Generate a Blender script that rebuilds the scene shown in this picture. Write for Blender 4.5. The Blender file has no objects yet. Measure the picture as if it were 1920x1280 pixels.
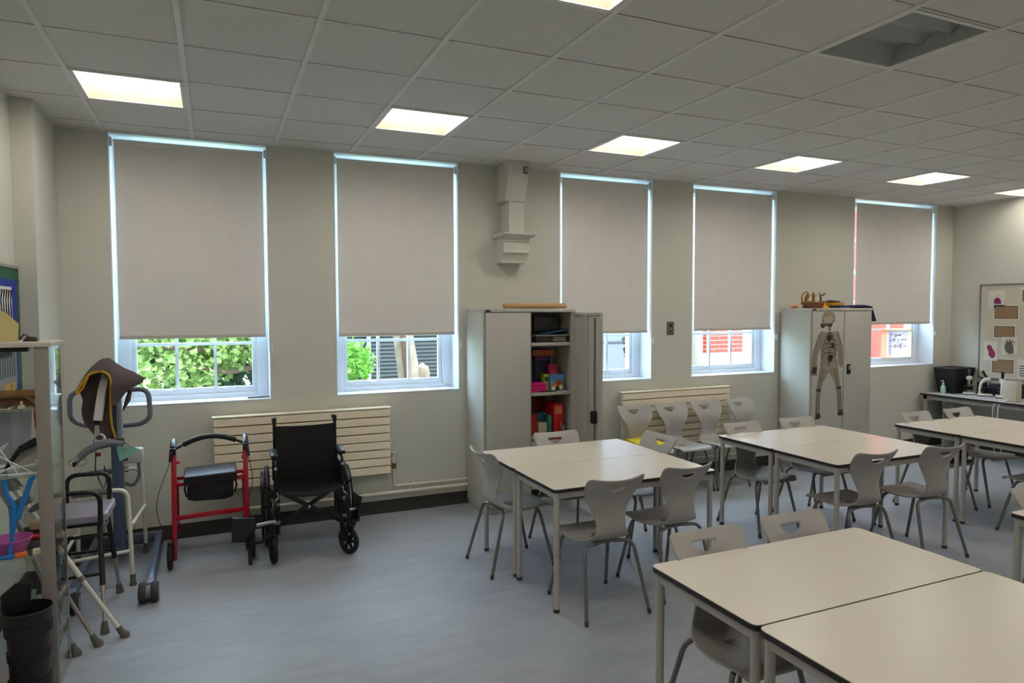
import bpy, bmesh, math, random
from mathutils import Vector, Matrix
random.seed(7)
R = math.radians
PI = math.pi
SC = bpy.context.scene
COL = SC.collection

# ------------------------------------------------------------------ camera
cam_d = bpy.data.cameras.new('camera')
cam_d.sensor_fit = 'HORIZONTAL'; cam_d.sensor_width = 36.0
cam_d.lens = 36.0 * 1270.58 / 1920.0
cam_d.clip_start = 0.05; cam_d.clip_end = 200
cam = bpy.data.objects.new('camera', cam_d); COL.objects.link(cam)
YAW, PIT, ROL = .4137, -.0471, -.0028
fw = Vector((math.sin(YAW)*math.cos(PIT), math.cos(YAW)*math.cos(PIT), math.sin(PIT)))
r0 = Vector((math.cos(YAW), -math.sin(YAW), 0)); u0 = r0.cross(fw)
rr = r0*math.cos(ROL) + u0*math.sin(ROL); uu = u0*math.cos(ROL) - r0*math.sin(ROL)
M = Matrix((rr, uu, -fw)).transposed().to_4x4()
M.translation = Vector((1.3237, -5.6319, 1.7946))
cam.matrix_world = M
SC.camera = cam

# ------------------------------------------------------------------ sky, sun, exposure
SKY_STRENGTH = 15.0
SUN_ENERGY = 7.0
LAMP_STRENGTH = 15.0
world = bpy.data.worlds.new('sky'); SC.world = world
world.use_nodes = True
bg = world.node_tree.nodes['Background']
bg.inputs[0].default_value = (.58, .79, 1.0, 1); bg.inputs[1].default_value = SKY_STRENGTH
sun_d = bpy.data.lights.new('sun', 'SUN'); sun_d.energy = SUN_ENERGY; sun_d.angle = R(1.5); sun_d.color = (1, .95, .86)
sun = bpy.data.objects.new('sun', sun_d); COL.objects.link(sun)
sun.rotation_euler = Vector((-.35, .75, -.95)).to_track_quat('-Z', 'Y').to_euler()
sun.location = (4, -20, 20)
SC.view_settings.view_transform = 'Standard'
SC.view_settings.look = 'None'
SC.view_settings.exposure = 0.0
SC.view_settings.gamma = 1.0
SC.view_settings.use_curve_mapping = False

# ------------------------------------------------------------------ materials
def lin(c):
    return tuple(((v/255)/12.92 if v/255 <= .04045 else ((v/255+.055)/1.055)**2.4) for v in c)
MATS = {}
def mat(name, rgb, rough=.5, metal=0, noise=0, nscale=8, bump=0, bscale=200, spec=.5, emit=0, stretch=None):
    if name in MATS: return MATS[name]
    m = bpy.data.materials.new(name); m.use_nodes = True
    nt = m.node_tree; b = nt.nodes['Principled BSDF']
    c = lin(rgb)
    b.inputs['Base Color'].default_value = (*c, 1)
    b.inputs['Roughness'].default_value = rough
    b.inputs['Metallic'].default_value = metal
    b.inputs['Specular IOR Level'].default_value = spec
    m.diffuse_color = (*c, 1)
    if emit:
        b.inputs['Emission Color'].default_value = (*c, 1); b.inputs['Emission Strength'].default_value = emit
    if noise or bump:
        tc = nt.nodes.new('ShaderNodeTexCoord')
        src = tc.outputs['Object']
        if stretch:
            mp = nt.nodes.new('ShaderNodeMapping'); mp.inputs['Scale'].default_value = stretch
            nt.links.new(src, mp.inputs[0]); src = mp.outputs[0]
    if noise:
        n = nt.nodes.new('ShaderNodeTexNoise'); n.inputs['Scale'].default_value = nscale; n.inputs['Detail'].default_value = 4
        nt.links.new(src, n.inputs['Vector'])
        mr = nt.nodes.new('ShaderNodeMapRange'); mr.inputs['From Min'].default_value = .25; mr.inputs['From Max'].default_value = .75
        mr.inputs['To Min'].default_value = 1-noise; mr.inputs['To Max'].default_value = 1+noise
        nt.links.new(n.outputs['Fac'], mr.inputs['Value'])
        mx = nt.nodes.new('ShaderNodeMix'); mx.data_type = 'RGBA'; mx.blend_type = 'MULTIPLY'; mx.inputs[0].default_value = 1
        mx.inputs[6].default_value = (*c, 1)
        nt.links.new(mr.outputs[0], mx.inputs[7]); nt.links.new(mx.outputs[2], b.inputs['Base Color'])
    if bump:
        n2 = nt.nodes.new('ShaderNodeTexNoise'); n2.inputs['Scale'].default_value = bscale; n2.inputs['Detail'].default_value = 3
        nt.links.new(src, n2.inputs['Vector'])
        bp = nt.nodes.new('ShaderNodeBump'); bp.inputs['Strength'].default_value = bump; bp.inputs['Distance'].default_value = .004
        nt.links.new(n2.outputs['Fac'], bp.inputs['Height']); nt.links.new(bp.outputs[0], b.inputs['Normal'])
    MATS[name] = m
    return m

def glass_mat(name, tint=(1, 1, 1), refl=.06):
    if name in MATS: return MATS[name]
    m = bpy.data.materials.new(name); m.use_nodes = True
    nt = m.node_tree; nt.nodes.clear()
    o = nt.nodes.new('ShaderNodeOutputMaterial'); mix = nt.nodes.new('ShaderNodeMixShader')
    t = nt.nodes.new('ShaderNodeBsdfTransparent'); g = nt.nodes.new('ShaderNodeBsdfGlossy')
    t.inputs[0].default_value = (*tint, 1); g.inputs['Roughness'].default_value = .01
    lw = nt.nodes.new('ShaderNodeLayerWeight'); lw.inputs[0].default_value = .5
    pw = nt.nodes.new('ShaderNodeMath'); pw.operation = 'POWER'; pw.inputs[1].default_value = 4.0
    ma = nt.nodes.new('ShaderNodeMath'); ma.operation = 'MULTIPLY_ADD'; ma.inputs[1].default_value = .7; ma.inputs[2].default_value = refl*.5
    nt.links.new(lw.outputs['Facing'], pw.inputs[0]); nt.links.new(pw.outputs[0], ma.inputs[0])
    nt.links.new(ma.outputs[0], mix.inputs[0]); nt.links.new(t.outputs[0], mix.inputs[1]); nt.links.new(g.outputs[0], mix.inputs[2])
    nt.links.new(mix.outputs[0], o.inputs[0])
    MATS[name] = m; return m

def leaf_mat(name, rgb, var=.35):
    if name in MATS: return MATS[name]
    m = mat(name, rgb, .6, noise=var, nscale=3)
    nt = m.node_tree; b = nt.nodes['Principled BSDF']; out = [n for n in nt.nodes if n.type == 'OUTPUT_MATERIAL'][0]
    tr = nt.nodes.new('ShaderNodeBsdfTranslucent'); tr.inputs[0].default_value = (*lin(rgb), 1)
    mix = nt.nodes.new('ShaderNodeMixShader'); mix.inputs[0].default_value = .35
    nt.links.new(b.outputs[0], mix.inputs[1]); nt.links.new(tr.outputs[0], mix.inputs[2]); nt.links.new(mix.outputs[0], out.inputs[0])
    return m

WALL = mat('wall_paint', (210, 210, 198), .75, noise=.02, nscale=2, bump=.05, bscale=90)
CEIL = mat('ceiling_tile_board', (216, 213, 208), .9, noise=.03, nscale=40, bump=.08, bscale=300)
TEE = mat('ceiling_grid_white', (225, 223, 218), .5)
SKIRT = mat('dark_grey_skirting', (62, 58, 54), .6)
WHITE = mat('white_gloss_paint', (230, 236, 244), .35)  # slight blue tint in the white stands in for cool daylight
BLIND = mat('greige_blind_fabric', (230, 226, 221), .85, noise=.03, nscale=6, bump=.12, bscale=700)
BLINDBAR = mat('blind_rail', (200, 195, 186), .5)
RAD = mat('cream_radiator_enamel', (250, 238, 212), .45)
PIPE = mat('white_painted_pipe', (224, 222, 210), .4)
CUPB = mat('light_grey_steel', (188, 186, 178), .45, noise=.015, nscale=3)
CUPIN = mat('grey_steel_inside', (120, 119, 115), .6)
LAM = mat('cream_laminate', (222, 214, 199), .28, noise=.015, nscale=3)
EDGE = mat('dark_table_edge', (34, 30, 30), .45)
TLEG = mat('grey_powder_coat', (176, 172, 166), .4)
SHELL = mat('grey_polypropylene', (170, 166, 161), .42, bump=.06, bscale=400)
STEEL = mat('grey_steel_tube', (122, 120, 118), .35, metal=.45)
CHROME = mat('chrome', (205, 207, 210), .15, metal=1)
BLACK = mat('black_metal', (16, 16, 18), .35)
RUB = mat('black_rubber', (20, 20, 21), .7)
BFAB = mat('black_vinyl_fabric', (20, 19, 21), .42, noise=.25, nscale=9, bump=.3, bscale=60)
BPLAS = mat('black_plastic', (26, 27, 30), .35)
RED = mat('red_enamel', (170, 14, 40), .25)
GREYR = mat('grey_rubber_ferrule', (96, 94, 88), .7)
WALU = mat('white_coated_aluminium', (228, 224, 212), .35)
ALU = mat('brushed_aluminium', (176, 172, 166), .35, metal=.7)
ALUM = mat('matt_aluminium_paint', (150, 143, 136), .5)
BLUEG = mat('blue_grey_steel', (92, 106, 132), .3, metal=.3)
GREYH = mat('grey_handle_foam', (104, 110, 117), .5)
SLING = mat('taupe_sling_fabric', (92, 78, 80), .8, noise=.12, nscale=14, bump=.3, bscale=80)
YEL = mat('yellow_binding', (214, 168, 20), .6)
LILAC = mat('lilac_grey_vinyl', (150, 146, 160), .35)
GLASS = glass_mat('clear_glass', (.96, .985, .98), .06)
CGLASS = glass_mat('cabinet_glass', (.93, .96, .95), .09)
PAPER = mat('white_paper', (226, 224, 220), .8)

def floor_mat():
    m = mat('grey_blue_vinyl', (142, 145, 150), .5)
    nt = m.node_tree; b = nt.nodes['Principled BSDF']
    tc = nt.nodes.new('ShaderNodeTexCoord')
    mp = nt.nodes.new('ShaderNodeMapping'); mp.inputs['Scale'].default_value = (1.6, 6, 1); mp.inputs['Rotation'].default_value = (0, 0, .12)
    nt.links.new(tc.outputs['Object'], mp.inputs[0])
    n = nt.nodes.new('ShaderNodeTexNoise'); n.inputs['Scale'].default_value = 2.2; n.inputs['Detail'].default_value = 6; n.inputs['Distortion'].default_value = .8
    nt.links.new(mp.outputs[0], n.inputs['Vector'])
    n2 = nt.nodes.new('ShaderNodeTexNoise'); n2.inputs['Scale'].default_value = 1.1; n2.inputs['Detail'].default_value = 2
    nt.links.new(tc.outputs['Object'], n2.inputs['Vector'])
    ad = nt.nodes.new('ShaderNodeMath'); ad.operation = 'ADD'
    nt.links.new(n.outputs['Fac'], ad.inputs[0]); nt.links.new(n2.outputs['Fac'], ad.inputs[1])
    cr = nt.nodes.new('ShaderNodeValToRGB')
    cr.color_ramp.elements[0].position = .65; cr.color_ramp.elements[0].color = (*lin((146, 152, 160)), 1)
    cr.color_ramp.elements[1].position = 1.35 if False else 1.0; cr.color_ramp.elements[1].color = (*lin((160, 165, 171)), 1)
    hv = nt.nodes.new('ShaderNodeMath'); hv.operation = 'MULTIPLY'; hv.inputs[1].default_value = .8
    nt.links.new(ad.outputs[0], hv.inputs[0]); nt.links.new(hv.outputs[0], cr.inputs[0])
    nt.links.new(cr.outputs[0], b.inputs['Base Color'])
    bp = nt.nodes.new('ShaderNodeBump'); bp.inputs['Strength'].default_value = .08; bp.inputs['Distance'].default_value = .002
    nt.links.new(n.outputs['Fac'], bp.inputs['Height']); nt.links.new(bp.outputs[0], b.inputs['Normal'])
    return m
FLOOR = floor_mat()

# ------------------------------------------------------------------ mesh helpers
def fillet(pts, r, n=5, closed=False):
    """round the corners of a polyline"""
    P = [Vector(p) for p in pts]; out = []
    N = len(P)
    for i, p in enumerate(P):
        if not closed and (i == 0 or i == N-1): out.append(p); continue
        a = P[i-1]; b = P[(i+1) % N]
        da, db = (a-p), (b-p)
        d = min(r, da.length*.49, db.length*.49)
        s, e = p + da.normalized()*d, p + db.normalized()*d
        for k in range(n+1):
            t = k/n
            out.append(s*(1-t)**2 + p*2*t*(1-t) + e*t*t)
    return out

class MB:
    def __init__(s): s.v = []; s.f = []
    def add(s, vs, fs):
        o = len(s.v); s.v += [tuple(v) for v in vs]; s.f += [tuple(i+o for i in f) for f in fs]; return s
    def box(s, x0, x1, y0, y1, z0, z1):
        return s.add([(x0,y0,z0),(x1,y0,z0),(x1,y1,z0),(x0,y1,z0),(x0,y0,z1),(x1,y0,z1),(x1,y1,z1),(x0,y1,z1)],
                     [(0,3,2,1),(4,5,6,7),(0,1,5,4),(1,2,6,5),(2,3,7,6),(3,0,4,7)])
    def obox(s, c, size, rot=(0,0,0)):
        from mathutils import Euler
        m = Euler(rot).to_matrix(); c = Vector(c); h = [d/2 for d in size]
        vs = [c + m @ Vector((x*h[0], y*h[1], z*h[2])) for z in (-1,1) for x, y in ((-1,-1),(1,-1),(1,1),(-1,1))]
        return s.add(vs, [(0,3,2,1),(4,5,6,7),(0,1,5,4),(1,2,6,5),(2,3,7,6),(3,0,4,7)])
    def beam(s, a, b, w, h, up=(0,0,1)):
        a, b = Vector(a), Vector(b); d = (b-a).normalized(); up = Vector(up)
        if abs(d.dot(up)) > .98: up = Vector((1,0,0))
        x = d.cross(up).normalized(); z = x.cross(d).normalized()
        vs = [p + x*(w/2*i) + z*(h/2*j) for p in (a, b) for i, j in ((-1,-1),(1,-1),(1,1),(-1,1))]
        return s.add(vs, [(0,1,2,3),(7,6,5,4),(0,4,5,1),(1,5,6,2),(2,6,7,3),(3,7,4,0)])
    def tube(s, pts, r, n=8, closed=False, caps=True):
        P = [Vector(p) for p in pts]; N = len(P); rs = r if isinstance(r, (list, tuple)) else [r]*N
        o = len(s.v); prev = None
        for i, p in enumerate(P):
            if closed: t = P[(i+1) % N] - P[i-1]
            else: t = P[min(i+1, N-1)] - P[max(i-1, 0)]
            if t.length < 1e-9: t = Vector((0,0,1))
            t.normalize()
            if prev is None:
                a = Vector((0,0,1)) if abs(t.z) < .9 else Vector((1,0,0))
                x = t.cross(a).normalized()
            else:
                x = (prev - t*prev.dot(t))
                x = x.normalized() if x.length > 1e-6 else t.orthogonal().normalized()
            prev = x; y = t.cross(x)
            for k in range(n):
                a = 2*PI*k/n
                s.v.append(tuple(p + (x*math.cos(a) + y*math.sin(a))*rs[i]))
        for i in range(N if closed else N-1):
            j = (i+1) % N
            for k in range(n):
                l = (k+1) % n
                s.f.append((o+i*n+k, o+i*n+l, o+j*n+l, o+j*n+k))
        if caps and not closed:
            s.f.append(tuple(o+k for k in range(n))[::-1]); s.f.append(tuple(o+(N-1)*n+k for k in range(n)))
        return s
    def lathe(s, prof, c=(0,0,0), axis='z', n=20, caps=True):
        """prof: (radius, height)"""
        o = len(s.v); c = Vector(c)
        for r, h in prof:
            for k in range(n):
                a = 2*PI*k/n; p = (r*math.cos(a), r*math.sin(a), h)
                if axis == 'x': p = (p[2], p[0], p[1])
                elif axis == 'y': p = (p[1], p[2], p[0])
                s.v.append(tuple(c + Vector(p)))
        for i in range(len(prof)-1):
            for k in range(n):
                l = (k+1) % n
                s.f.append((o+i*n+k, o+i*n+l, o+(i+1)*n+l, o+(i+1)*n+k))
        if caps:
            if prof[0][0] > 1e-4: s.f.append(tuple(o+k for k in range(n))[::-1])
            if prof[-1][0] > 1e-4: s.f.append(tuple(o+(len(prof)-1)*n+k for k in range(n)))
        return s
    def ring(s, c, Rr, r, axis='x', n=32, m=8):
        pts = []
        for k in range(n):
            a = 2*PI*k/n; p = {'x': (0, math.cos(a), math.sin(a)), 'y': (math.cos(a), 0, math.sin(a)), 'z': (math.cos(a), math.sin(a), 0)}[axis]
            pts.append(Vector(c) + Vector(p)*Rr)
        return s.tube(pts, r, m, closed=True)
    def prism(s, poly, axis, a, b):
        """extrude a 2-D outline along an axis"""
        n = len(poly); o = len(s.v)
        def p3(u, v, w): return {'x': (w,u,v), 'y': (u,w,v), 'z': (u,v,w)}[axis]
        for w in (a, b):
            for u, v in poly: s.v.append(p3(u, v, w))
        s.f.append(tuple(range(o, o+n))[::-1]); s.f.append(tuple(range(o+n, o+2*n)))
        for i in range(n):
            j = (i+1) % n; s.f.append((o+i, o+j, o+n+j, o+n+i))
        return s
    def sheet(s, rows, thick=.002):
        """thin solid skin over a grid of points (list of rows)"""
        nr, nc = len(rows), len(rows[0]); P = [[Vector(p) for p in r] for r in rows]; o = len(s.v)
        top = []; bot = []
        for i in range(nr):
            for j in range(nc):
                du = P[min(i+1,nr-1)][j] - P[max(i-1,0)][j]; dv = P[i][min(j+1,nc-1)] - P[i][max(j-1,0)]
                nn = du.cross(dv); nn = nn.normalized() if nn.length > 1e-9 else Vector((0,0,1))
                top.append(P[i][j] + nn*thick/2); bot.append(P[i][j] - nn*thick/2)
        s.v += [tuple(p) for p in top+bot]; K = nr*nc
        def q(i, j): return o+i*nc+j
        for i in range(nr-1):
            for j in range(nc-1):
                s.f.append((q(i,j), q(i+1,j), q(i+1,j+1), q(i,j+1)))
                s.f.append((q(i,j)+K, q(i,j+1)+K, q(i+1,j+1)+K, q(i+1,j)+K))
        for i in range(nr-1):
            for j, fl in ((0,0),(nc-1,1)):
                a, b = q(i,j), q(i+1,j); s.f.append((a,b,b+K,a+K) if fl else (a,a+K,b+K,b))
        for j in range(nc-1):
            for i, fl in ((0,1),(nr-1,0)):
                a, b = q(i,j), q(i,j+1); s.f.append((a,b,b+K,a+K) if fl else (a,a+K,b+K,b))
        return s
    def mesh(s, name, m, o=(0,0,0), bevel=0, smooth=True, segs=2):
        me = bpy.data.meshes.new(name)
        me.from_pydata([(x-o[0], y-o[1], z-o[2]) for x, y, z in s.v], [], s.f)
        bm = bmesh.new(); bm.from_mesh(me)
        bmesh.ops.recalc_face_normals(bm, faces=bm.faces)
        if bevel:
            ed = [e for e in bm.edges if len(e.link_faces) == 2 and e.calc_face_angle(0) > .6]
            bmesh.ops.bevel(bm, geom=ed, offset=bevel, segments=segs, affect='EDGES', clamp_overlap=True, profile=.5)
        bm.to_mesh(me); bm.free()
        if smooth:
            for p in me.polygons: p.use_smooth = True
            me.set_sharp_from_angle(angle=R(38))
        me.materials.append(m)
        return me

def link(name, data, parent=None, loc=(0,0,0), rotz=0):
    o = bpy.data.objects.new(name, data); COL.objects.link(o)
    o.location = loc; o.rotation_euler = (0, 0, rotz)
    if parent is not None: o.parent = parent
    return o

def tag(o, label=None, cat=None, group=None, kind=None):
    if label: o['label'] = label
    if cat: o['category'] = cat
    if group: o['group'] = group
    if kind: o['kind'] = kind
    return o

class Thing:
    def __init__(s, name, label=None, cat=None, loc=(0,0,0), rotz=0, group=None, kind=None, local=False):
        s.o = link(name, None, loc=loc, rotz=rotz); s.o.empty_display_size = .1
        s.org = (0,0,0) if local else loc
        tag(s.o, label, cat, group, kind)
    def part(s, name, mb, m, parent=None, bevel=0, label=None, kind=None, smooth=True, segs=2):
        o = link(name, mb.mesh(name, m, s.org, bevel, smooth, segs), parent or s.o)
        tag(o, label=label, kind=kind); return o

def solo(name, label, cat, mb, m, group=None, kind=None, bevel=0, smooth=True):
    xs = [v[0] for v in mb.v]; ys = [v[1] for v in mb.v]; zs = [v[2] for v in mb.v]
    o = ((min(xs)+max(xs))/2, (min(ys)+max(ys))/2, min(zs))
    ob = link(name, mb.mesh(name, m, o, bevel, smooth), loc=o)
    return tag(ob, label, cat, group, kind)

def dup(root, loc, rotz=None, label=None):
    def cp(o, par):
        c = o.copy(); COL.objects.link(c); c.parent = par
        for ch in o.children: cp(ch, c)
        return c
    c = cp(root, None); c.location = loc
    if rotz is not None: c.rotation_euler = (0, 0, rotz)
    if label: c['label'] = label
    return c
B = lambda *a: MB().box(*a)

# ------------------------------------------------------------------ room shell
XL, XR, YW, YB, H = .176, 10.25, .25, -8.26, 3.129
WD = .36                                   # window wall thickness
TY = .59                                   # ceiling tile pitch across the room
SILL = 1.06
WIN = [(.62, 1.745), (2.265, 3.38), (4.41, 5.5), (6.005, 7.19), (8.42, 9.92)]

tag(solo('floor', None, None, B(XL-.3, XR+.3, YB-.3, YW+WD, -.2, 0), FLOOR), 'grey blue vinyl floor with faint streaks', kind='structure')
w = MB()
xs = [XL-.3] + [v for a in WIN for v in a] + [XR+.3]
w.box(xs[0], xs[-1], YW, YW+WD, -.2, SILL)
for i in range(0, len(xs), 2): w.box(xs[i], xs[i+1], YW, YW+WD, SILL, H+.3)
w.box(xs[0], xs[-1], YW, YW+WD, H, H+.3)
tag(solo('wall_window', None, None, w, WALL, smooth=False), 'pale grey green wall with five window openings', kind='structure')
tag(solo('wall_left', None, None, B(XL-.3, XL, YB-.3, YW, 0, H+.3), WALL), 'pale wall on the left', kind='structure')
tag(solo('wall_right', None, None, B(XR, XR+.3, YB-.3, YW, 0, H+.3), WALL), 'pale wall behind the bench on the right', kind='structure')
tag(solo('wall_back', None, None, B(XL-.3, XR+.3, YB-.3, YB, 0, H+.3), WALL), 'pale wall behind the camera', kind='structure')
tag(solo('trim_1', None, None, B(XL, .295, -.44, YW, 0, H), WALL), 'boxed out corner of the left wall', kind='structure')
tag(solo('baseboard_window', None, None, B(.295, XR, YW-.014, YW, 0, .115), SKIRT), 'dark grey skirting under the windows', kind='structure')
tag(solo('baseboard_left', None, None, MB().box(XL, XL+.014, YB, -.44, 0, .115).box(XL, .309, -.454, -.44, 0, .115).box(.295, .309, -.44, YW-.014, 0, .115), SKIRT), 'dark grey skirting at the left wall', kind='structure')
tag(solo('baseboard_right', None, None, B(XR-.014, XR, YB, YW-.014, 0, .115), SKIRT), 'dark grey skirting at the right wall', kind='structure')

# ceiling: slab, exposed grid, one object per tile
cl = Thing('ceiling', 'suspended ceiling of grey tiles in a white grid', loc=(0, 0, H), kind='structure')
cl.part('ceiling_slab', B(XL-.3, XR+.3, YB-.3, YW+WD, H+.3, H+.5), CEIL)
LIGHT_ROWS = {2, -2, -6}; LIGHT_COLS = {1, 4, 7, 10, 13, 16}
g = MB()
for c in range(1, 18): g.box(.6*c-.013, .6*c+.013, YB, YW, H-.006, H+.012)
for r in range(-10, 5):
    y = (r-4)*TY; g.box(XL, XR, y-.005, y+.005, H-.001, H+.011)
g.box(XL, XR, YW-.02, YW, H-.003, H+.01); g.box(XL, XL+.02, YB, YW, H-.003, H+.01); g.box(XR-.02, XR, YB, YW, H-.003, H+.01)
cl.part('ceiling_grid', g, TEE)
tile_me = {}
for c in range(0, 18):
    x0 = max(.6*c, XL); x1 = min(.6*(c+1), XR)
    if x1-x0 < .1: continue
    for r in range(-10, 5):
        y0 = (r-4)*TY; y1 = min((r-3)*TY, YW)
        if r in LIGHT_ROWS and c in LIGHT_COLS: continue
        k = (round(x1-x0, 3), round(y1-y0, 3))
        if k not in tile_me:
            a, b = k[0]/2-.011, k[1]/2-.011
            tile_me[k] = B(-a, a, -b, b, .002, .018).mesh('ceiling_tile', CEIL, bevel=.002, segs=1)
        link('ceiling_tile', tile_me[k], cl.o, ((x0+x1)/2, (y0+y1)/2, 0))

# recessed lights
def emis(name, rgb, s):
    m = bpy.data.materials.new(name); m.use_nodes = True; nt = m.node_tree; nt.nodes.clear()
    o = nt.nodes.new('ShaderNodeOutputMaterial'); e = nt.nodes.new('ShaderNodeEmission')
    e.inputs[0].default_value = (*rgb, 1); e.inputs[1].default_value = s; nt.links.new(e.outputs[0], o.inputs[0]); return m
LENS = emis('warm_lit_lens', (1, .945, .87), LAMP_STRENGTH)
LOFF = mat('dull_metal_reflector', (176, 177, 176), .4, metal=.3)
LWHT = mat('light_reflector_white', (226, 214, 190), .5)
def make_light(name, on):
    t = Thing(name, local=True)
    a, b = .30-.012, TY/2-.010
    f = MB(); d = .022
    for x0, x1, y0, y1 in ((-a, a, -b, -b+d), (-a, a, b-d, b), (-a, -a+d, -b+d, b-d), (a-d, a, -b+d, b-d)): f.box(x0, x1, y0, y1, -.004, .014)
    t.part('frame', f, TEE)
    ai, bi = a-d, b-d; tp = .10; s = .055 if on else .04
    h = MB()
    top = [(-ai+.01, -bi+s), (ai-.01, -bi+s), (ai-.01, bi-s*1.7), (-ai+.01, bi-s*1.7)]; bot = [(-ai, -bi), (ai, -bi), (ai, bi), (-ai, bi)]
    h.add([(x, y, .0) for x, y in bot]+[(x, y, tp) for x, y in top]+[(x*1.06, y*1.06, .0) for x, y in bot]+[(x*1.06, y*1.06, tp+.01) for x, y in bot],
          [(0,1,5,4),(1,2,6,5),(2,3,7,6),(3,0,4,7),(8,9,13,12) if 0 else (8,12,13,9),(9,13,14,10),(10,14,15,11),(11,15,12,8),(12,15,14,13)])
    t.part('reflector_housing', h, LWHT if on else LOFF)
    if on:
        z0 = tp-.035
        for y0, y1 in ((-bi+s*.6, -.035), (-.028, .17)):
            t.part('lens', B(-ai+.012, ai-.012, y0, y1, z0, z0+.012), LENS)
        t.part('lens_divider', B(-ai+.012, ai-.012, -.035, -.028, z0-.006, z0+.012), LWHT)
    else:
        t.part('reflector_plate', B(-ai+.012, ai-.012, -bi+s, bi-s*1.7, tp-.012, tp-.004), LOFF)
        for y in (-.09, .07):
            t.part('lamp_ridge', MB().prism([(y-.05, tp-.012), (y, .045), (y+.05, tp-.012)], 'x', -ai+.012, ai-.012), LOFF)
    return t.o
light_on = make_light('ceiling_light', True); light_off = make_light('ceiling_light', False)
front = ['first', 'second', 'third', 'fourth', 'fifth', 'sixth']
used_on = False
for r, rowname in ((2, 'in the row nearest the windows'), (-2, 'in the middle row'), (-6, 'in the row above the camera')):
    for i, c in enumerate((1, 4, 7, 10, 13, 16)):
        p = ((c+.5)*.6, (r-4+.5)*TY, H)
        if r == -2 and c == 7:
            o = light_off; o.location = p; o['label'] = 'unlit square recessed ceiling light with dull metal reflector'
        else:
            lab = f'lit square recessed ceiling light, {front[i]} from the left {rowname}'
            if not used_on: o = light_on; o.location = p; o['label'] = lab; used_on = True
            else: o = dup(light_on, p, 0, lab)
        o['category'] = 'ceiling light'; o['group'] = 'recessed ceiling lights'

# ------------------------------------------------------------------ windows and blinds
def make_window(n, x0, x1):
    t = Thing(f'window_{n}', 'white sash window with small panes', loc=(x0, YW+.2, SILL), kind='structure')
    yo = YW+.20; yi = yo+.09; jw = .10; zt = H
    f = MB()
    f.box(x0, x0+jw, yo, YW+WD-.01, SILL, zt).box(x1-jw, x1, yo, YW+WD-.01, SILL, zt).box(x0+jw, x1-jw, yo, YW+WD-.01, zt-.06, zt)
    f.box(x0+jw, x1-jw, yo-.0, YW+WD-.01, SILL, SILL+.05)
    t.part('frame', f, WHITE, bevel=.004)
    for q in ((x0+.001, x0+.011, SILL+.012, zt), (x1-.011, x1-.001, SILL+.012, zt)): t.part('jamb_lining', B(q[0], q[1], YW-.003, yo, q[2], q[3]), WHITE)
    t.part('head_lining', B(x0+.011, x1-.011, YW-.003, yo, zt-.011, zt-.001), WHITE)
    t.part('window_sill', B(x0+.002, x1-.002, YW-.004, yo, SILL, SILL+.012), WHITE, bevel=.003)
    xa, xb = x0+jw, x1-jw
    zm = 2.25
    for za, zb, ys in ((SILL+.05, zm+.02, yo+.02), (zm-.02, zt-.06, yo+.065)):
        sf = MB(); st = .035
        sf.box(xa, xa+st, ys, ys+.04, za, zb).box(xb-st, xb, ys, ys+.04, za, zb)
        sf.box(xa+st, xb-st, ys, ys+.04, za, za+.05).box(xa+st, xb-st, ys, ys+.04, zb-.03, zb)
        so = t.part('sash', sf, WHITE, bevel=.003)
        w_ = (xb-xa-2*st)/3; h0 = za+.05; nr = 3 if za < 2 else 2; hh = (zb-.03-h0)/nr
        for k in (1, 2):
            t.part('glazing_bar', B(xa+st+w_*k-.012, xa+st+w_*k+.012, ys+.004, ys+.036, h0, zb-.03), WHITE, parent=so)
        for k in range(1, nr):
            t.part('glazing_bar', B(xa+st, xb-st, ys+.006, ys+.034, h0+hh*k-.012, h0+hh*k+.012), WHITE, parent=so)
        for i in range(3):
            for j in range(nr):
                t.part('pane', B(xa+st+w_*i, xa+st+w_*(i+1), ys+.018, ys+.022, h0+hh*j, h0+hh*(j+1)), GLASS, parent=so)
        if za < 2:
            for fx in (.28, .72):
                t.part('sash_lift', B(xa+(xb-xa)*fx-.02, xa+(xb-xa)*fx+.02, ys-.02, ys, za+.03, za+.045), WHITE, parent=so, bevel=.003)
    return t
for i, (a, b) in enumerate(WIN): make_window(i+1, a, b)

blind_lab = ['grey roller blind pulled down behind the red walking frame, leftmost window', 'grey roller blind above the wheelchair, second window from the left',
             'grey roller blind right of the wall bracket, middle window', 'grey roller blind between small wall picture and skeleton cupboard, fourth window', 'grey roller blind nearest the right corner, fifth window']
blind_lab[0] = 'grey roller blind above the draped hoist, leftmost window'
BB = [1.575, 1.567, 1.55, 1.558, 1.595]
for i, (a, b) in enumerate(WIN):
    x0, x1 = a+(.04, .036, .05, .065, .085)[i], b-.036; yb = YW+.035; zt = 3.06
    t = Thing('roller_blind', blind_lab[i], 'blind', ((x0+x1)/2, yb, BB[i]), group='roller blinds on the windows')
    t.part('fabric', B(x0, x1, yb-.0012, yb+.0012, BB[i]+.02, zt-.005), BLIND)
    t.part('bottom_rail', B(x0, x1, yb-.008, yb+.008, BB[i], BB[i]+.028), BLINDBAR, bevel=.004)
    t.part('roller', MB().lathe([(.026, x0), (.026, x1)], (0, yb+.02, zt), 'x', 16), BLIND)
    for xx in (a+.003, b-.027):
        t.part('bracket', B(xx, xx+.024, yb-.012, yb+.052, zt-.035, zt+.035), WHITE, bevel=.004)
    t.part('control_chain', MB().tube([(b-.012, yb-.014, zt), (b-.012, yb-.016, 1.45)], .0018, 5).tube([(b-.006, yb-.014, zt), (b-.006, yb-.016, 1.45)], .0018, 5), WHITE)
    t.part('chain_holder', B(b+.004, b+.02, YW-.018, YW, 1.44, 1.5), WHITE, bevel=.004)

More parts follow.
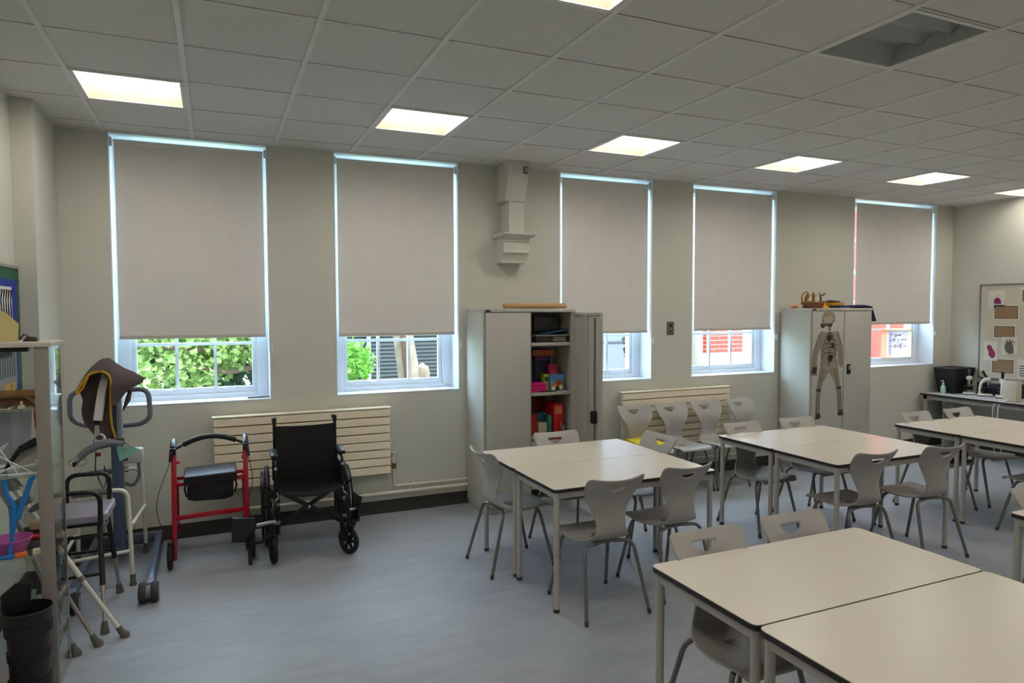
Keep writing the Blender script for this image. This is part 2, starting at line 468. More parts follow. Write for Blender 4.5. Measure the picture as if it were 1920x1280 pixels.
# ------------------------------------------------------------------ outside
GRASS = leaf_mat('lawn_green', (120, 150, 70))
tag(solo('ground_outside', None, None, B(-30, 45, YW+WD, 60, -.5, -.3), mat('pale_paving_and_lawn', (118, 126, 82), .9, noise=.25, nscale=.4)), 'pale sunlit ground outside the windows', kind='structure')
def leaves(center, rad, n, size, seed):
    rnd = random.Random(seed); m = MB()
    for _ in range(n):
        while True:
            p = Vector((rnd.uniform(-1,1), rnd.uniform(-1,1), rnd.uniform(-1,1)))
            if .35 < p.length < 1: break
        p = Vector(center) + Vector((p.x*rad[0], p.y*rad[1], p.z*rad[2]))
        d = Vector((rnd.uniform(-1,1), rnd.uniform(-1,1), rnd.uniform(-.7,.5))).normalized()
        q = d.orthogonal().normalized(); q = (Matrix.Rotation(rnd.uniform(0, 6.28), 3, d) @ q)
        L = size*rnd.uniform(.6, 1.3); n_ = d.cross(q)*L*.12
        m.add([p-d*L*.5, p-d*L*.1+q*L*.38+n_, p+d*L*.5, p-d*L*.1-q*L*.38+n_], [(0,1,2),(0,2,3)])
    return m
def tree(name, label, base, trunk_pts, rads, blobs, m, size, seed, branches=()):
    t = Thing(name, label, 'tree', base)
    if trunk_pts: t.part('trunk', MB().tube(trunk_pts, rads, 10), mat('grey_brown_bark', (150, 128, 108), .9, noise=.35, nscale=7, bump=.8, bscale=20))
    for b in branches: t.part('branch', MB().tube(b, [.05, .035, .015][:len(b)], 6), mat('dark_bark', (84, 66, 52), .9))
    lm = MB()
    for k, (c, r, n) in enumerate(blobs):
        q = leaves(c, r, n, size, seed+k); lm.add(q.v, q.f)
    t.part('foliage', lm, m, kind='stuff', smooth=False)
    return t
LG = leaf_mat('bright_maple_leaf', (128, 150, 84)); DG = leaf_mat('dark_hedge_leaf', (40, 66, 42))
tree('maple_tree', 'bright green leafy tree outside the leftmost window', (.9, 6.0, -.3), [(2.6, 6.6, -.3), (2.4, 6.5, .5), (1.9, 6.2, 1.3), (1.2, 6, 2.2)], [.16, .13, .1, .05],
     [((.5, 5.8, 1.3), (1.3, 1.1, .95), 3000), ((1.5, 6.0, 1.7), (1.1, 1.0, .9), 2200), ((.9, 6.0, 2.9), (1.8, 1.3, 1.0), 2000), ((-.5, 6.2, 2.0), (.9, .9, .9), 1100)], LG, .12, 3,
     branches=[[(2.2, 6.4, .9), (1.5, 5.5, .85), (.8, 5.1, 1.05)], [(2.0, 6.2, 1.2), (1.2, 5.4, 1.2), (.3, 5.2, 1.3)]])
tree('small_maple', 'green leafy sapling at the left of the second window', (3.35, 5.6, -.3), [(3.3, 5.6, -.3), (3.35, 5.6, 1.0)], [.05, .03],
     [((3.2, 5.6, .95), (.55, .6, .42), 1100)], leaf_mat('bright_lime_leaf', (98, 146, 52)), .11, 11)
tree('garden_hedge', 'dark green hedge behind the bright tree', (-1, 13, -.3), None, None, [((-3, 13, 1.4), (3.5, 1.2, 2.0), 2600), ((1.6, 14, 1.5), (2.4, 1.2, 2.2), 2000)], DG, .32, 21)
tb = Thing('tree_trunk', 'thick pale tree trunk outside the second window', 'tree', (4.55, 6.5, -.3))
tb.part('trunk', MB().tube([(4.62, 6.5, -.3), (4.58, 6.5, .6), (4.45, 6.5, 1.5), (4.3, 6.5, 3.2), (4.1, 6.4, 5)], [.27, .2, .18, .17, .14], 14), mat('pale_bark', (112, 96, 82), .9, noise=.4, nscale=5, bump=.8, bscale=14))
tb.part('bark_scar', MB().tube([(4.5, 6.31, .5), (4.47, 6.3, 1.0), (4.4, 6.31, 1.5)], [.05, .07, .05], 8), mat('brown_bark_scar', (74, 48, 32), .95, noise=.4, nscale=20))
tb.part('trunk_burl', MB().lathe([(.001, -.2), (.12, -.12), (.15, 0), (.12, .12), (.001, .2)], (4.83, 6.5, .62), n=12), mat('pale_bark', (0, 0, 0)))
# glazed house opposite
hs = Thing('neighbouring_house', 'dark glazed building with pale frames outside the second window', 'building', (5, 9.2, -.3))
hs.part('wall', MB().box(2.6, 7.8, 9.25, 12, -.3, 5.5), mat('dark_glazing', (34, 38, 44), .25))
for z in [-.1+.085*k for k in range(20)]:
    hs.part('louvre', B(2.65, 7.75, 9.2, 9.25, z, z+.05), mat('grey_slat', (56, 58, 62), .6))
for x in (2.6, 3.3, 4.35, 5.3, 6.3, 7.0, 7.7):
    hs.part('mullion', B(x, x+.09, 9.12, 9.2, -.3, 5.5), mat('pale_grey_frame', (112, 112, 110), .6))
for z in (1.22, 1.62, 2.6): hs.part('transom', B(2.6, 7.8, 9.12, 9.2, z, z+.1), mat('pale_grey_frame', (0, 0, 0)))
# white rendered wall and red brick pier
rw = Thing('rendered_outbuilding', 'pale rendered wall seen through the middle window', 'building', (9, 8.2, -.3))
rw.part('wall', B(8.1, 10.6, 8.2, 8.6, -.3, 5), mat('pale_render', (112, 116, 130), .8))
rw.part('string_course', B(8.1, 10.6, 8.17, 8.2, 1.0, 1.04), mat('darker_render_line', (84, 86, 96), .8))  # thin course in a darker grey than the wall
BRICK = mat('red_brick', (150, 44, 30), .85, noise=.18, nscale=5)
MORT = mat('pale_mortar', (170, 158, 148), .9)
def brick_block(name, label, x0, x1, y, z0, z1, d=.5, bands=()):
    t = Thing(name, label, 'brick wall', ((x0+x1)/2, y, -.3))
    t.part('mortar_core', B(x0+.012, x1-.012, y+.012, y+d, -.3, 5.0), MORT)
    L, hgt = .235, .085
    me = B(0, L-.014, 0, .1, 0, hgt-.014).mesh('brick', BRICK, bevel=.004, segs=1); hme = B(0, L/2-.014, 0, .1, 0, hgt-.014).mesh('brick', BRICK, bevel=.004, segs=1)
    k = 0; z = z0
    while z < z1:
        if not any(a <= z+hgt/2 <= b for a, b in bands):
            x = x0
            if k % 2: link('brick', hme, t.o, (x-t.org[0], y-t.org[1], z-t.org[2])); x += L/2
            while x < x1-L*.45:
                link('brick', me if x+L <= x1+.02 else hme, t.o, (x-t.org[0], y-t.org[1], z-t.org[2])); x += L
        z += hgt; k += 1
    for a, b in bands: t.part('stone_band', B(x0-.02, x1+.02, y-.03, y+.1, a, b), mat('white_stone', (180, 174, 166), .8), bevel=.01)
    return t
brick_block('brick_pier', 'red brick pier with white stone band outside the fourth window', 10.15, 11.1, 5.0, .25, 1.9, bands=((.68, .93),))
brick_block('brick_gatepost', 'narrow red brick gatepost left of the brick pier outside', 9.50, 9.78, 5.2, .25, 1.9, bands=((.62, .78),))
tag(solo('brick_house', 'long red brick house wall beyond the fifth window', 'building', MB().box(12.2, 20, 6.0, 6.6, -.3, 6), BRICK), None)
tag(solo('low_brick_wall', 'white low wall between brick pier and house outside', 'wall', MB().box(11.15, 12.2, 6.0, 6.3, -.3, 1.9), mat('white_stone', (0,0,0))), None)
tree('garden_shrub', 'dark green shrub outside the fourth window', (9.5, 6.3, -.3), [(9.5, 6.3, -.3), (9.5, 6.3, .9)], [.04, .02], [((9.5, 6.3, 1.2), (.35, .4, .8), 500)], DG, .12, 31)

# ------------------------------------------------------------------ radiators and pipes
def radiator(label, x0, x1, z0, z1, yf, n):
    t = Thing('radiator', label, 'radiator', ((x0+x1)/2, YW-.04, z0), group='cream panel radiators')
    t.part('body', B(x0+.01, x1-.01, yf+.052, YW-.03, z0+.005, z1-.02), RAD)
    h = (z1-.012-z0)/n
    for k in range(n): t.part('slat', B(x0, x1, yf, yf+.034, z0+h*k+.004, z0+h*(k+1)-.005), RAD, bevel=.003, segs=1)
    t.part('top_grille', B(x0-.012, x1+.012, yf-.004, YW-.03, z1-.012, z1), RAD, bevel=.003)
    for x in (x0+.2, x1-.2): t.part('wall_bracket', B(x, x+.03, YW-.032, YW-.002, z0+.1, z1-.1), RAD)
    return t
radiator('cream slatted radiator behind the wheelchair', 1.30, 2.70, .375, .957, .13, 8)
radiator('cream slatted radiator behind the row of grey chairs', 5.09, 6.46, .375, .957, .15, 8)
t = Thing('heating_pipe', 'thin white heating pipe running from radiator valve to steel cupboard', 'pipe', (2.75, .2, .1))
t.part('pipe', MB().tube(fillet([(2.745, .2, .44), (2.745, .2, .245), (3.43, .2, .238)], .03), .011, 8), PIPE)
t.part('valve_head', MB().lathe([(.02, .45), (.024, .47), (.024, .53), (.03, .535), (.03, .548), (.001, .55)], (2.745, .2, 0), n=14), PIPE)
t.part('valve_body', MB().lathe([(.015, .4), (.018, .405), (.018, .45)], (2.745, .2, 0), n=12).tube([(2.69, .2, .42), (2.75, .2, .42)], .011, 8), mat('brass', (140, 108, 70), .35, metal=.8))
t.part('pipe_clip', B(2.93, 2.94, .19, YW, .19, .25), PIPE)
t = Thing('skirting_pipe', 'white pipe running low along the wall behind wheelchair', 'pipe', (2.3, .2, .1))
t.part('pipe', MB().tube([(1.2, .2, .19), (3.43, .2, .187)], .0145, 8), PIPE)
t.part('pipe_end', MB().tube([(1.2, .2, .2), (1.2, .2, .15)], .018, 8), PIPE)
for x in (1.5, 2.2, 2.9): t.part('pipe_clip', B(x, x+.012, .2, YW, .18, .2), PIPE)
t = Thing('skirting_pipe', 'white pipe running low behind the row of grey chairs', 'pipe', (5.8, .2, .1))
t.part('pipe', MB().tube([(4.4, .2, .19), (7.2, .2, .19)], .0145, 8), PIPE)
for x in (4.7, 5.8, 6.9): t.part('pipe_clip', B(x, x+.012, .2, YW, .18, .2), PIPE)

# ------------------------------------------------------------------ boxed bracket on the pier
t = Thing('plaster_bracket', 'stepped plaster bracket under a boxed duct between the windows', 'bracket', (3.86, YW, 2.22))
t.part('duct_boxing', MB().prism([(YW, H), (-.02, H), (-.02, 2.98), (.06, 2.78), (YW, 2.78)], 'x', 3.755, 3.955), WALL)
t.part('vertical_duct', B(3.80, 3.95, .07, YW, 2.46, 2.80), WALL)
prof = [(YW, 2.49), (.0, 2.49), (.0, 2.468), (.045, 2.445), (.055, 2.44), (.055, 2.415), (.065, 2.413), (.07, 2.34), (.062, 2.335), (.062, 2.315), (.08, 2.31), (.105, 2.26), (.115, 2.245), (.115, 2.225), (YW, 2.225)]
t.part('bracket_body', MB().prism(prof, 'x', 3.745, 4.0), WALL)
t.part('bracket_cap', MB().prism([(YW, 2.492), (-.012, 2.492), (-.012, 2.475), (.02, 2.458), (YW, 2.458)], 'x', 3.715, 4.03), WALL)
t = Thing('motion_sensor', 'small dark wall sensor on the boxed duct', 'sensor', (3.92, -.02, 3.02))
t.part('sensor_frame', MB().obox((3.925, -.026, 3.05), (.045, .012, .065)), mat('dark_grey_plastic', (60, 60, 60), .5), bevel=.008)
t.part('sensor_lens', MB().obox((3.925, -.034, 3.05), (.028, .01, .045)), mat('light_grey_plastic', (170, 170, 166), .4), bevel=.008)
t = Thing('wall_picture', 'tiny dark framed portrait card between third and fourth blinds', 'picture', (5.73, YW, 1.53))
t.part('card', B(5.690, 5.772, YW-.004, YW, 1.525, 1.66), mat('brown_card', (120, 110, 104), .7))
fr = MB()
for a in ((5.690, 5.772, 1.525, 1.533), (5.690, 5.772, 1.652, 1.66), (5.690, 5.697, 1.533, 1.652), (5.765, 5.772, 1.533, 1.652)): fr.box(a[0], a[1], YW-.007, YW-.003, a[2], a[3])
t.part('border', fr, mat('dark_border', (52, 46, 42), .7))
t.part('printed_hair', MB().prism([(5.712+.022*(1-math.cos(a)), 1.605+.036*math.sin(a)) for a in [PI*k/10 for k in range(11)]], 'y', YW-.0055, YW-.004), mat('near_black_print', (30, 22, 20), .8))
t.part('printed_neck', MB().prism([(5.722, 1.57), (5.745, 1.57), (5.74, 1.548), (5.722, 1.545)], 'y', YW-.0055, YW-.004), mat('near_black_print', (0,0,0)))

# ------------------------------------------------------------------ tables
def make_table():
    t = Thing('classroom_table', local=True)
    a, b, hh = .596, .297, .744
    def rect(i, r=.03):
        return [(p.x, p.y) for p in fillet([(-a+i, -b+i, 0), (a-i, -b+i, 0), (a-i, b-i, 0), (-a+i, b-i, 0)], r, 3, closed=True)]
    top = t.part('tabletop', MB().prism(rect(.0015), 'z', hh-.003, hh), LAM)
    t.part('edge_band', MB().prism(rect(0), 'z', hh-.022, hh-.0032), EDGE, parent=top, label='dark edge of the tabletop')
    lx, ly = a-.03, b-.03
    f = MB()
    for y in (-ly, ly): f.box(-lx, lx, y-.0125, y+.0125, hh-.062, hh-.022)
    for x in (-lx, lx): f.box(x-.0125, x+.0125, -ly, ly, hh-.062, hh-.022)
    t.part('apron', f, TLEG)
    leg = MB().lathe([(.0175, .008), (.0175, hh-.022)], n=14).mesh('leg', TLEG); foot = MB().lathe([(.0165, 0), (.0185, .003), (.0185, .02), (.0175, .022)], n=14).mesh('foot_cap', mat('dark_grey_foot', (62, 60, 58), .6))
    for x in (-lx, lx):
        for y in (-ly, ly):
            l = link('leg', leg, t.o, (x, y, 0)); link('foot_cap', foot, l)
    return t.o
tab = make_table(); tab_used = False
TABS = [((3.712, -1.86), 'near half of the table pair in front of the open cupboard'), ((3.712, -1.265), 'far half of the table pair in front of the open cupboard'),
        ((5.735, -2.085), 'near half of the table pair left of the skeleton cupboard'), ((5.735, -1.49), 'far half of the table pair left of the skeleton cupboard'),
        ((7.57, -2.30), 'near half of the table pair closest to the microscope bench'), ((7.57, -1.705), 'far half of the table pair closest to the microscope bench'),
        ((3.54, -3.645), 'whole table of the pair nearest the camera'), ((3.54, -4.245), 'table cut by the bottom edge, nearest the camera'), ((5.65, -3.80), 'table at the right edge, only its corner in view')]
for (x, y), d in TABS:
    lab = 'cream topped table, ' + d
    if not tab_used: o = tab; o.location = (x, y, 0); tab_used = True
    else: o = dup(tab, (x, y, 0), 0)
    tag(o, lab, 'table', 'cream classroom tables')

# ------------------------------------------------------------------ chairs
def chair_shell():
    prof = [(-.238, .418, .160), (-.232, .432, .176), (-.205, .442, .190), (-.15, .441, .199), (-.09, .436, .203), (-.03, .432, .201), (.03, .431, .191), (.08, .434, .172), (.118, .444, .148),
            (.148, .462, .124), (.166, .490, .106), (.173, .525, .098), (.170, .56, .099), (.165, .60, .109), (.165, .64, .127), (.173, .68, .150), (.183, .706, .166), (.194, .729, .178)]
    # hole rows then the top
    prof += [(.210, .757, .187), (.230, .785, .192), (.243, .800, .193), (.258, .815, .191), (.268, .823, .183)]
    kb, kt = 18, 19
    us = [-1, -.92, -.8, -.65, -.48, -.36, -.31, -.24, -.12, 0, .12, .24, .31, .36, .48, .65, .8, .92, 1]
    bm = bmesh.new(); rows = []
    for i, (y, z, w_) in enumerate(prof):
        row = []
        for u in us:
            yy, zz = y, z
            s = i/(len(prof)-1)
            if i == kb:
                if abs(u) <= .37:
                    gq = .10 + .90*(1-(abs(u)/.37)**1.7)
                    y2, z2 = prof[kt][0], prof[kt][1]
                    k = gq*1.45
                    yy = y2 + (y-y2)*k; zz = z2 + (z-z2)*k
            back = min(1, max(0, (z-.45)/.1))
            yy -= back*.045*(u*u)*min(1, w_/.16)       # the back wraps forward at its edges
            zz += (1-back)*(.012*u*u - .004) if i > 1 else 0
            if i >= len(prof)-2 and abs(u) > .95: zz -= .004*(i-len(prof)+3)
            # the top edge dips slightly in the middle
            if i > kt: zz += .016*(abs(u)**2) * min(1, (i-kt)/2)
            row.append(bm.verts.new((u*w_, yy, zz)))
        rows.append(row)
    for i in range(len(rows)-1):
        for j in range(len(us)-1):
            if i == kb and abs(us[j]) <= .32 and abs(us[j+1]) <= .32: continue
            bm.faces.new((rows[i][j], rows[i][j+1], rows[i+1][j+1], rows[i+1][j]))
    bmesh.ops.recalc_face_normals(bm, faces=bm.faces)
    bmesh.ops.solidify(bm, geom=list(bm.faces), thickness=.010)
    bmesh.ops.recalc_face_normals(bm, faces=bm.faces)
    ed = [e for e in bm.edges if len(e.link_faces) == 2 and e.calc_face_angle(0) > 1.0]
    bmesh.ops.bevel(bm, geom=ed, offset=.0035, segments=2, affect='EDGES', clamp_overlap=True)
    me = bpy.data.meshes.new('seat_shell'); bm.to_mesh(me); bm.free()
    for p in me.polygons: p.use_smooth = True
    me.set_sharp_from_angle(angle=R(60)); me.materials.append(SHELL)
    return me
def make_chair():
    t = Thing('classroom_chair', local=True)
    link('seat_shell', chair_shell(), t.o)
    for s in (-1, 1):
        for pts in ([(s*.05, .105, .415), (s*.165, .135, .415), (s*.213, .245, .012)], [(s*.05, -.11, .417), (s*.165, -.135, .417), (s*.207, -.235, .012)]):
            l = t.part('leg', MB().tube(fillet(pts, .055, 6), .0115, 10), STEEL)
            e = Vector(pts[-1]); d = (e-Vector(pts[-2])).normalized()
            t.part('foot_cap', MB().tube([e-d*.016, e+d*.002, (e.x, e.y, 0)], [.0122, .0122, .0118], 10), mat('dark_grey_foot', (62, 60, 58), .6), parent=l)
    t.part('underframe', MB().box(-.07, .07, -.125, .125, .412, .428), STEEL, bevel=.004)
    return t.o
ch = make_chair(); ch_used = False
CH = [  # x, y, rotation, label
 (3.215, -1.29, PI/2+.05, 'grey plastic chair at the left end of the table by the open cupboard'),
 (3.77, -1.125, 0, 'grey plastic chair tucked behind the table, in front of open cupboard'),
 (4.25, -1.34, -PI/2+.05, 'grey plastic chair at the right end of the table by the open cupboard'),
 (3.43, -2.115, PI, 'grey plastic chair with its back to the camera, left one at the first table'),
 (3.99, -2.04, PI+.06, 'grey plastic chair with its back to the camera, right one at the first table'),
 (5.41, -1.385, 0, 'grey plastic chair behind the second table, its left one'),
 (6.03, -1.385, 0, 'grey plastic chair behind the second table, in front of skeleton cupboard'),
 (5.43, -2.24, PI-.04, 'grey plastic chair on near side of second table, its left one'),
 (6.06, -2.29, PI-.05, 'grey plastic chair on near side of second table, its right one'),
 (7.28, -1.61, 0, 'grey plastic chair behind the table by the bench, its left one'),
 (7.88, -1.61, 0, 'grey plastic chair behind the table by the bench, its right one'),
 (7.30, -2.49, PI, 'grey plastic chair on near side of the bench table, cut by the frame'),
 (3.265, -3.52, 0, 'grey plastic chair tucked under the nearest table, its left one'),
 (3.785, -3.50, 0, 'grey plastic chair tucked under the nearest table, its right one'),
 (5.36, -3.66, .03, 'grey plastic chair behind the corner table at the right edge'),
 (5.155, -.14, -.03, 'grey plastic chair holding yellow pad, first in row at radiator'),
 (5.60, -.145, -.02, 'grey plastic chair second in the row along the radiator'),
 (6.045, -.15, .02, 'grey plastic chair third in the row along the radiator'),
 (6.52, -.145, .10, 'grey plastic chair fourth in the row, past the radiator end'),
]
for x, y, rz, lab in CH:
    if not ch_used: o = ch; o.location = (x, y, 0); o.rotation_euler = (0, 0, rz); ch_used = True
    else: o = dup(ch, (x, y, 0), rz)
    tag(o, lab, 'chair', 'grey classroom chairs')
solo('yellow_pad', 'folded yellow pad lying on the first chair by the radiator', 'pad', MB().obox((5.17, -.12, .482), (.28, .28, .045), (.1, 0, .25)), mat('yellow_card_print', (224, 206, 40), .6), bevel=.012)
bag = Thing('black_bag', 'flat black bag on the chair under the bench table', 'bag', (7.28, -1.68, .452))
bag.part('bag_body', MB().obox((7.28, -1.68, .492), (.34, .24, .08)), BFAB, bevel=.03, segs=3)
bag.part('bag_flap', MB().obox((7.28, -1.79, .495), (.30, .02, .05)), BFAB, bevel=.008)

# ------------------------------------------------------------------ steel cupboards
def cupboard(name, label, x0, x1, yf, yb, zt, open_right):
    t = Thing(name, label, 'cupboard', ((x0+x1)/2, (yf+yb)/2, 0))
    th = .018
    c = MB().box(x0, x0+th, yf+.02, yb, .05, zt-.03).box(x1-th, x1, yf+.02, yb, .05, zt-.03).box(x0+th, x1-th, yb-th, yb, .05, zt-.03)
    c.box(x0+th, x1-th, yf+.02, yb-th, .05, .08)
    c.box(x1-.035, x1, yf, yf+.02, .05, zt-.03).box(x0, x0+.02, yf, yf+.02, .05, zt-.03)
    t.part('carcass', c, CUPB)
    t.part('plinth', B(x0+.01, x1-.01, yf+.03, yb, 0, .05), CUPB)
    t.part('top_panel', B(x0-.002, x1+.002, yf-.012, yb, zt-.03, zt), CUPB, bevel=.004)
    t.part('maker_plate', B(x0+.02, x0+.065, yf-.015, yf-.012, zt-.024, zt-.008), mat('black_label', (40, 40, 40), .5))
    return t
# cupboard with one open door
t = cupboard('steel_cupboard', 'light grey steel cupboard with right door open showing coloured files', 3.435, 4.335, -.2, .215, 1.80, True)
d = t.part('door', B(3.458, 3.888, -.214, -.196, .07, 1.765), CUPB, bevel=.003)
t.part('door_edge', B(3.882, 3.889, -.2155, -.19, .07, 1.765), CUPIN, parent=d)
for z in (1.496, 1.047, .60, .2): t.part('shelf', B(3.453, 4.317, -.17, .197, z-.03, z), CUPB, bevel=.002)
# open door: hinged at the right front corner, standing out towards the room
hx, hy, ang = 4.33, -.2, R(-86)
def dp(u, v, z): return (hx + u*math.cos(ang) - v*math.sin(ang), hy + u*math.sin(ang) + v*math.cos(ang), z)
def dbox(u0, u1, v0, v1, z0, z1):
    m = MB(); m.add([dp(u, v, z) for z in (z0, z1) for u, v in ((u0,v0),(u1,v0),(u1,v1),(u0,v1))], [(0,3,2,1),(4,5,6,7),(0,1,5,4),(1,2,6,5),(2,3,7,6),(3,0,4,7)]); return m
d2 = t.part('door', dbox(0, .44, .0, .006, .07, 1.765), CUPB, bevel=.002)
rim = MB()
for a in ((0, .44, -.018, 0, 1.745, 1.765), (0, .44, -.018, 0, .07, .09), (0, .02, -.018, 0, .09, 1.745), (.42, .44, -.018, 0, .09, 1.745)):
    q = dbox(*a); rim.add(q.v, q.f)
t.part('door_rim', rim, CUPB, parent=d2)
t.part('stiffener', dbox(.17, .235, -.016, 0, .09, 1.745), CUPB, parent=d2)
t.part('lock_rod', dbox(.335, .345, -.016, -.006, .09, 1.72), CUPIN, parent=d2)
t.part('lock_case', dbox(.32, .37, -.045, -.002, .80, .91), BPLAS, parent=d2, bevel=.008)

# cupboard with skeleton
t2 = cupboard('steel_cupboard', 'light grey steel cupboard with a paper skeleton on its door', 7.245, 8.19, -.2, .215, 1.80, False)
d = t2.part('door', B(7.268, 7.74, -.214, -.196, .07, 1.765), CUPB, bevel=.003)
d = t2.part('door', B(7.75, 8.167, -.214, -.196, .07, 1.765), CUPB, bevel=.003)
h = t2.part('lock_handle', MB().obox((7.815, -.222, 1.12), (.055, .018, .115)), BPLAS, parent=d, bevel=.01)
t2.part('lock_cylinder', MB().obox((7.815, -.234, 1.135), (.03, .008, .05)), CHROME, parent=d, bevel=.003)

# paper skeleton, drawn from bone outlines
sk = Thing('skeleton_poster', 'cut-out paper skeleton seen from behind on the cupboard door', 'poster', (7.52, -.216, .55))
BONE = mat('printed_bone', (160, 148, 130), .8, noise=.2, nscale=25); BDARK = mat('printed_bone_shadow', (66, 55, 48), .8); BINK = mat('dark_organ_print', (56, 44, 38), .8); BPAP = mat('film_paper', (142, 134, 122), .7, noise=.15, nscale=14)
def K(u, v): return (7.252 + (u-350)*.00192, 1.728 - (v-299)*.001355)     # zoomed drawing units to metres on the door
def flat(pts, y0, y1): return MB().prism([K(*p) for p in pts], 'y', y0, y1)
def stroke(pts, w_, y0, y1):
    P = [Vector((*K(*p), 0)) for p in pts]; m = MB()
    L = []; Rr = []
    for i, p in enumerate(P):
        d_ = (P[min(i+1, len(P)-1)] - P[max(i-1, 0)]).normalized(); nrm = Vector((-d_.y, d_.x, 0)); ww = w_[i] if isinstance(w_, (list, tuple)) else w_
        L.append(p+nrm*ww/2); Rr.append(p-nrm*ww/2)
    for i in range(len(P)-1):
        m.prism([(q.x, q.y) for q in (L[i], L[i+1], Rr[i+1], Rr[i])], 'y', y0, y1)
    return m
YS = -.2142
def ell(cu, cv, ru, rv, n=18): return [(cu+ru*math.cos(2*PI*k/n), cv+rv*math.sin(2*PI*k/n)) for k in range(n)]
sk.part('backing', flat([(430,440),(545,435),(575,520),(590,600),(588,740),(560,700),(560,640),(548,560),(548,660),(560,720),(575,860),(590,920),(600,1110),(565,1120),(555,930),(530,830),(488,760),(440,860),(425,940),(420,1140),(385,1140),(392,920),(415,760),(425,650),(420,560),(395,640),(392,780),(350,770),(362,600),(400,460)], YS-.0012, YS), BPAP)
sk.part('skull', flat(ell(478, 325, 52, 60), YS-.0025, YS-.001), BONE)
sk.part('skull_shading', flat(ell(478, 345, 38, 34), YS-.0032, YS-.0025), mat('printed_bone_light', (176, 164, 146), .8))
sk.part('skull_line', stroke([(430, 340), (445, 370), (470, 372), (500, 368), (525, 345)], .008, YS-.004, YS-.003), BDARK)
sk.part('jaw', flat([(420,360),(432,375),(470,378),(510,372),(500,400),(455,385),(440,408),(422,400),(416,380)], YS-.0035, YS-.0025), BDARK)
sk.part('spine', stroke([(487, 385), (487, 460), (484, 560), (490, 660), (487, 720)], [.02, .022, .026, .034, .03], YS-.003, YS-.0015), BONE)
for k in range(14): 
    v = 395+k*24; sk.part('vertebra', stroke([(478, v), (498, v)], .010, YS-.004, YS-.003), BDARK)
for k in range(9):
    v = 452+k*19; ww = 34+min(k, 5)*5
    for s in (-1, 1): sk.part('rib', stroke([(487, v), (487+s*ww*.6, v+6), (487+s*ww, v+22), (487+s*ww*.75, v+34)], .006, YS-.0035, YS-.002), BONE if k % 2 else BDARK)
for s in (-1, 1): sk.part('shoulder_blade', flat([(487+s*22, 440), (487+s*62, 430), (487+s*70, 450), (487+s*40, 505), (487+s*28, 490)], YS-.0028, YS-.0015), BONE)
for pts, w_ in (([(425, 440), (395, 510), (372, 580)], .03), ([(368, 585), (366, 650), (372, 720)], .028), ([(548, 440), (572, 510), (590, 580)], .03), ([(588, 585), (590, 650), (590, 720)], .026)):
    sk.part('arm_bone', stroke(pts, w_, YS-.003, YS-.0015), BONE); sk.part('bone_outline', stroke(pts, .006, YS-.004, YS-.003), BDARK)
for k in range(4): sk.part('finger_bone', stroke([(372, 725), (355+k*11, 770), (354+k*12, 790)], .009, YS-.003, YS-.0015), BDARK)
sk.part('palm', flat([(362, 715), (395, 720), (392, 770), (352, 768)], YS-.0025, YS-.001), BDARK)
sk.part('pelvis', flat([(440,700),(470,690),(487,712),(508,690),(540,700),(545,730),(515,738),(500,725),(487,748),(470,738),(440,738)], YS-.0035, YS-.002), BONE)
for u, v, a, b in ((485, 485, 18, 26), (513, 550, 11, 22), (495, 652, 18, 30), (508, 640, 10, 16)): sk.part('organ', flat(ell(u, v, a, b, 12), YS-.0045, YS-.003), BINK)
for pts, w_ in (([(440, 740), (428, 820), (410, 900)], [.05, .036, .046]), ([(540, 740), (556, 820), (568, 890)], [.05, .036, .046]), ([(405, 915), (402, 1000), (405, 1090)], [.046, .034, .024]), ([(572, 905), (580, 1000), (585, 1085)], [.046, .034, .024])):
    sk.part('leg_bone', stroke(pts, w_, YS-.003, YS-.0015), BONE)
    for o_ in (-.3, .3):
        sk.part('bone_outline', stroke([(p[0]+o_*22, p[1]) for p in pts], .005, YS-.004, YS-.003), BDARK)
for u, v in ((408, 908), (570, 898)): sk.part('knee', flat(ell(u, v, 20, 12, 10), YS-.004, YS-.0025), BDARK)
sk.part('foot', flat([(395,1095),(420,1095),(430,1130),(412,1145),(385,1142)], YS-.003, YS-.0015), BDARK); sk.part('foot', flat([(572,1085),(598,1080),(612,1125),(595,1130),(565,1125)], YS-.003, YS-.0015), BDARK)

# cupboard tops
solo('rolled_paper', 'long roll of brown paper lying on the open cupboard', 'paper roll', MB().lathe([(.012, 3.72), (.024, 3.725), (.026, 4.355), (.014, 4.36)], (0, .02, 1.828), 'x', 14), mat('brown_kraft_paper', (190, 150, 108), .7))
bo = Thing('dragon_boat_model', 'brown and gold model dragon boat on the skeleton cupboard', 'model boat', (7.22, -.05, 1.80))
GOLD = mat('aged_gold', (150, 104, 36), .4, metal=.4); WOODR = mat('reddish_brown_wood', (112, 62, 30), .5)
bo.part('hull', MB().prism([(7.02, 1.90), (7.10, 1.815), (7.18, 1.80), (7.40, 1.80), (7.44, 1.85), (7.43, 1.905), (7.25, 1.888), (7.10, 1.89)], 'y', -.10, -.01), WOODR, bevel=.012)
bo.part('gunwale', MB().tube([(7.02, -.055, 1.905), (7.12, -.105, 1.892), (7.3, -.105, 1.892), (7.43, -.055, 1.91), (7.3, -.005, 1.892), (7.12, -.005, 1.892)], .008, 6, closed=True), GOLD)
bo.part('stern_curl', MB().tube([(7.03, -.055, 1.90), (7.01, -.055, 1.97), (7.04, -.055, 2.04), (7.11, -.055, 2.065), (7.15, -.055, 2.03)], [.012, .011, .011, .01, .006], 7), GOLD)
bo.part('stern_fan', MB().prism([(7.08, 1.90), (7.07, 1.96), (7.10, 2.02), (7.15, 2.05), (7.17, 1.98), (7.13, 1.93), (7.12, 1.90)], 'y', -.062, -.05), GOLD, bevel=.003)
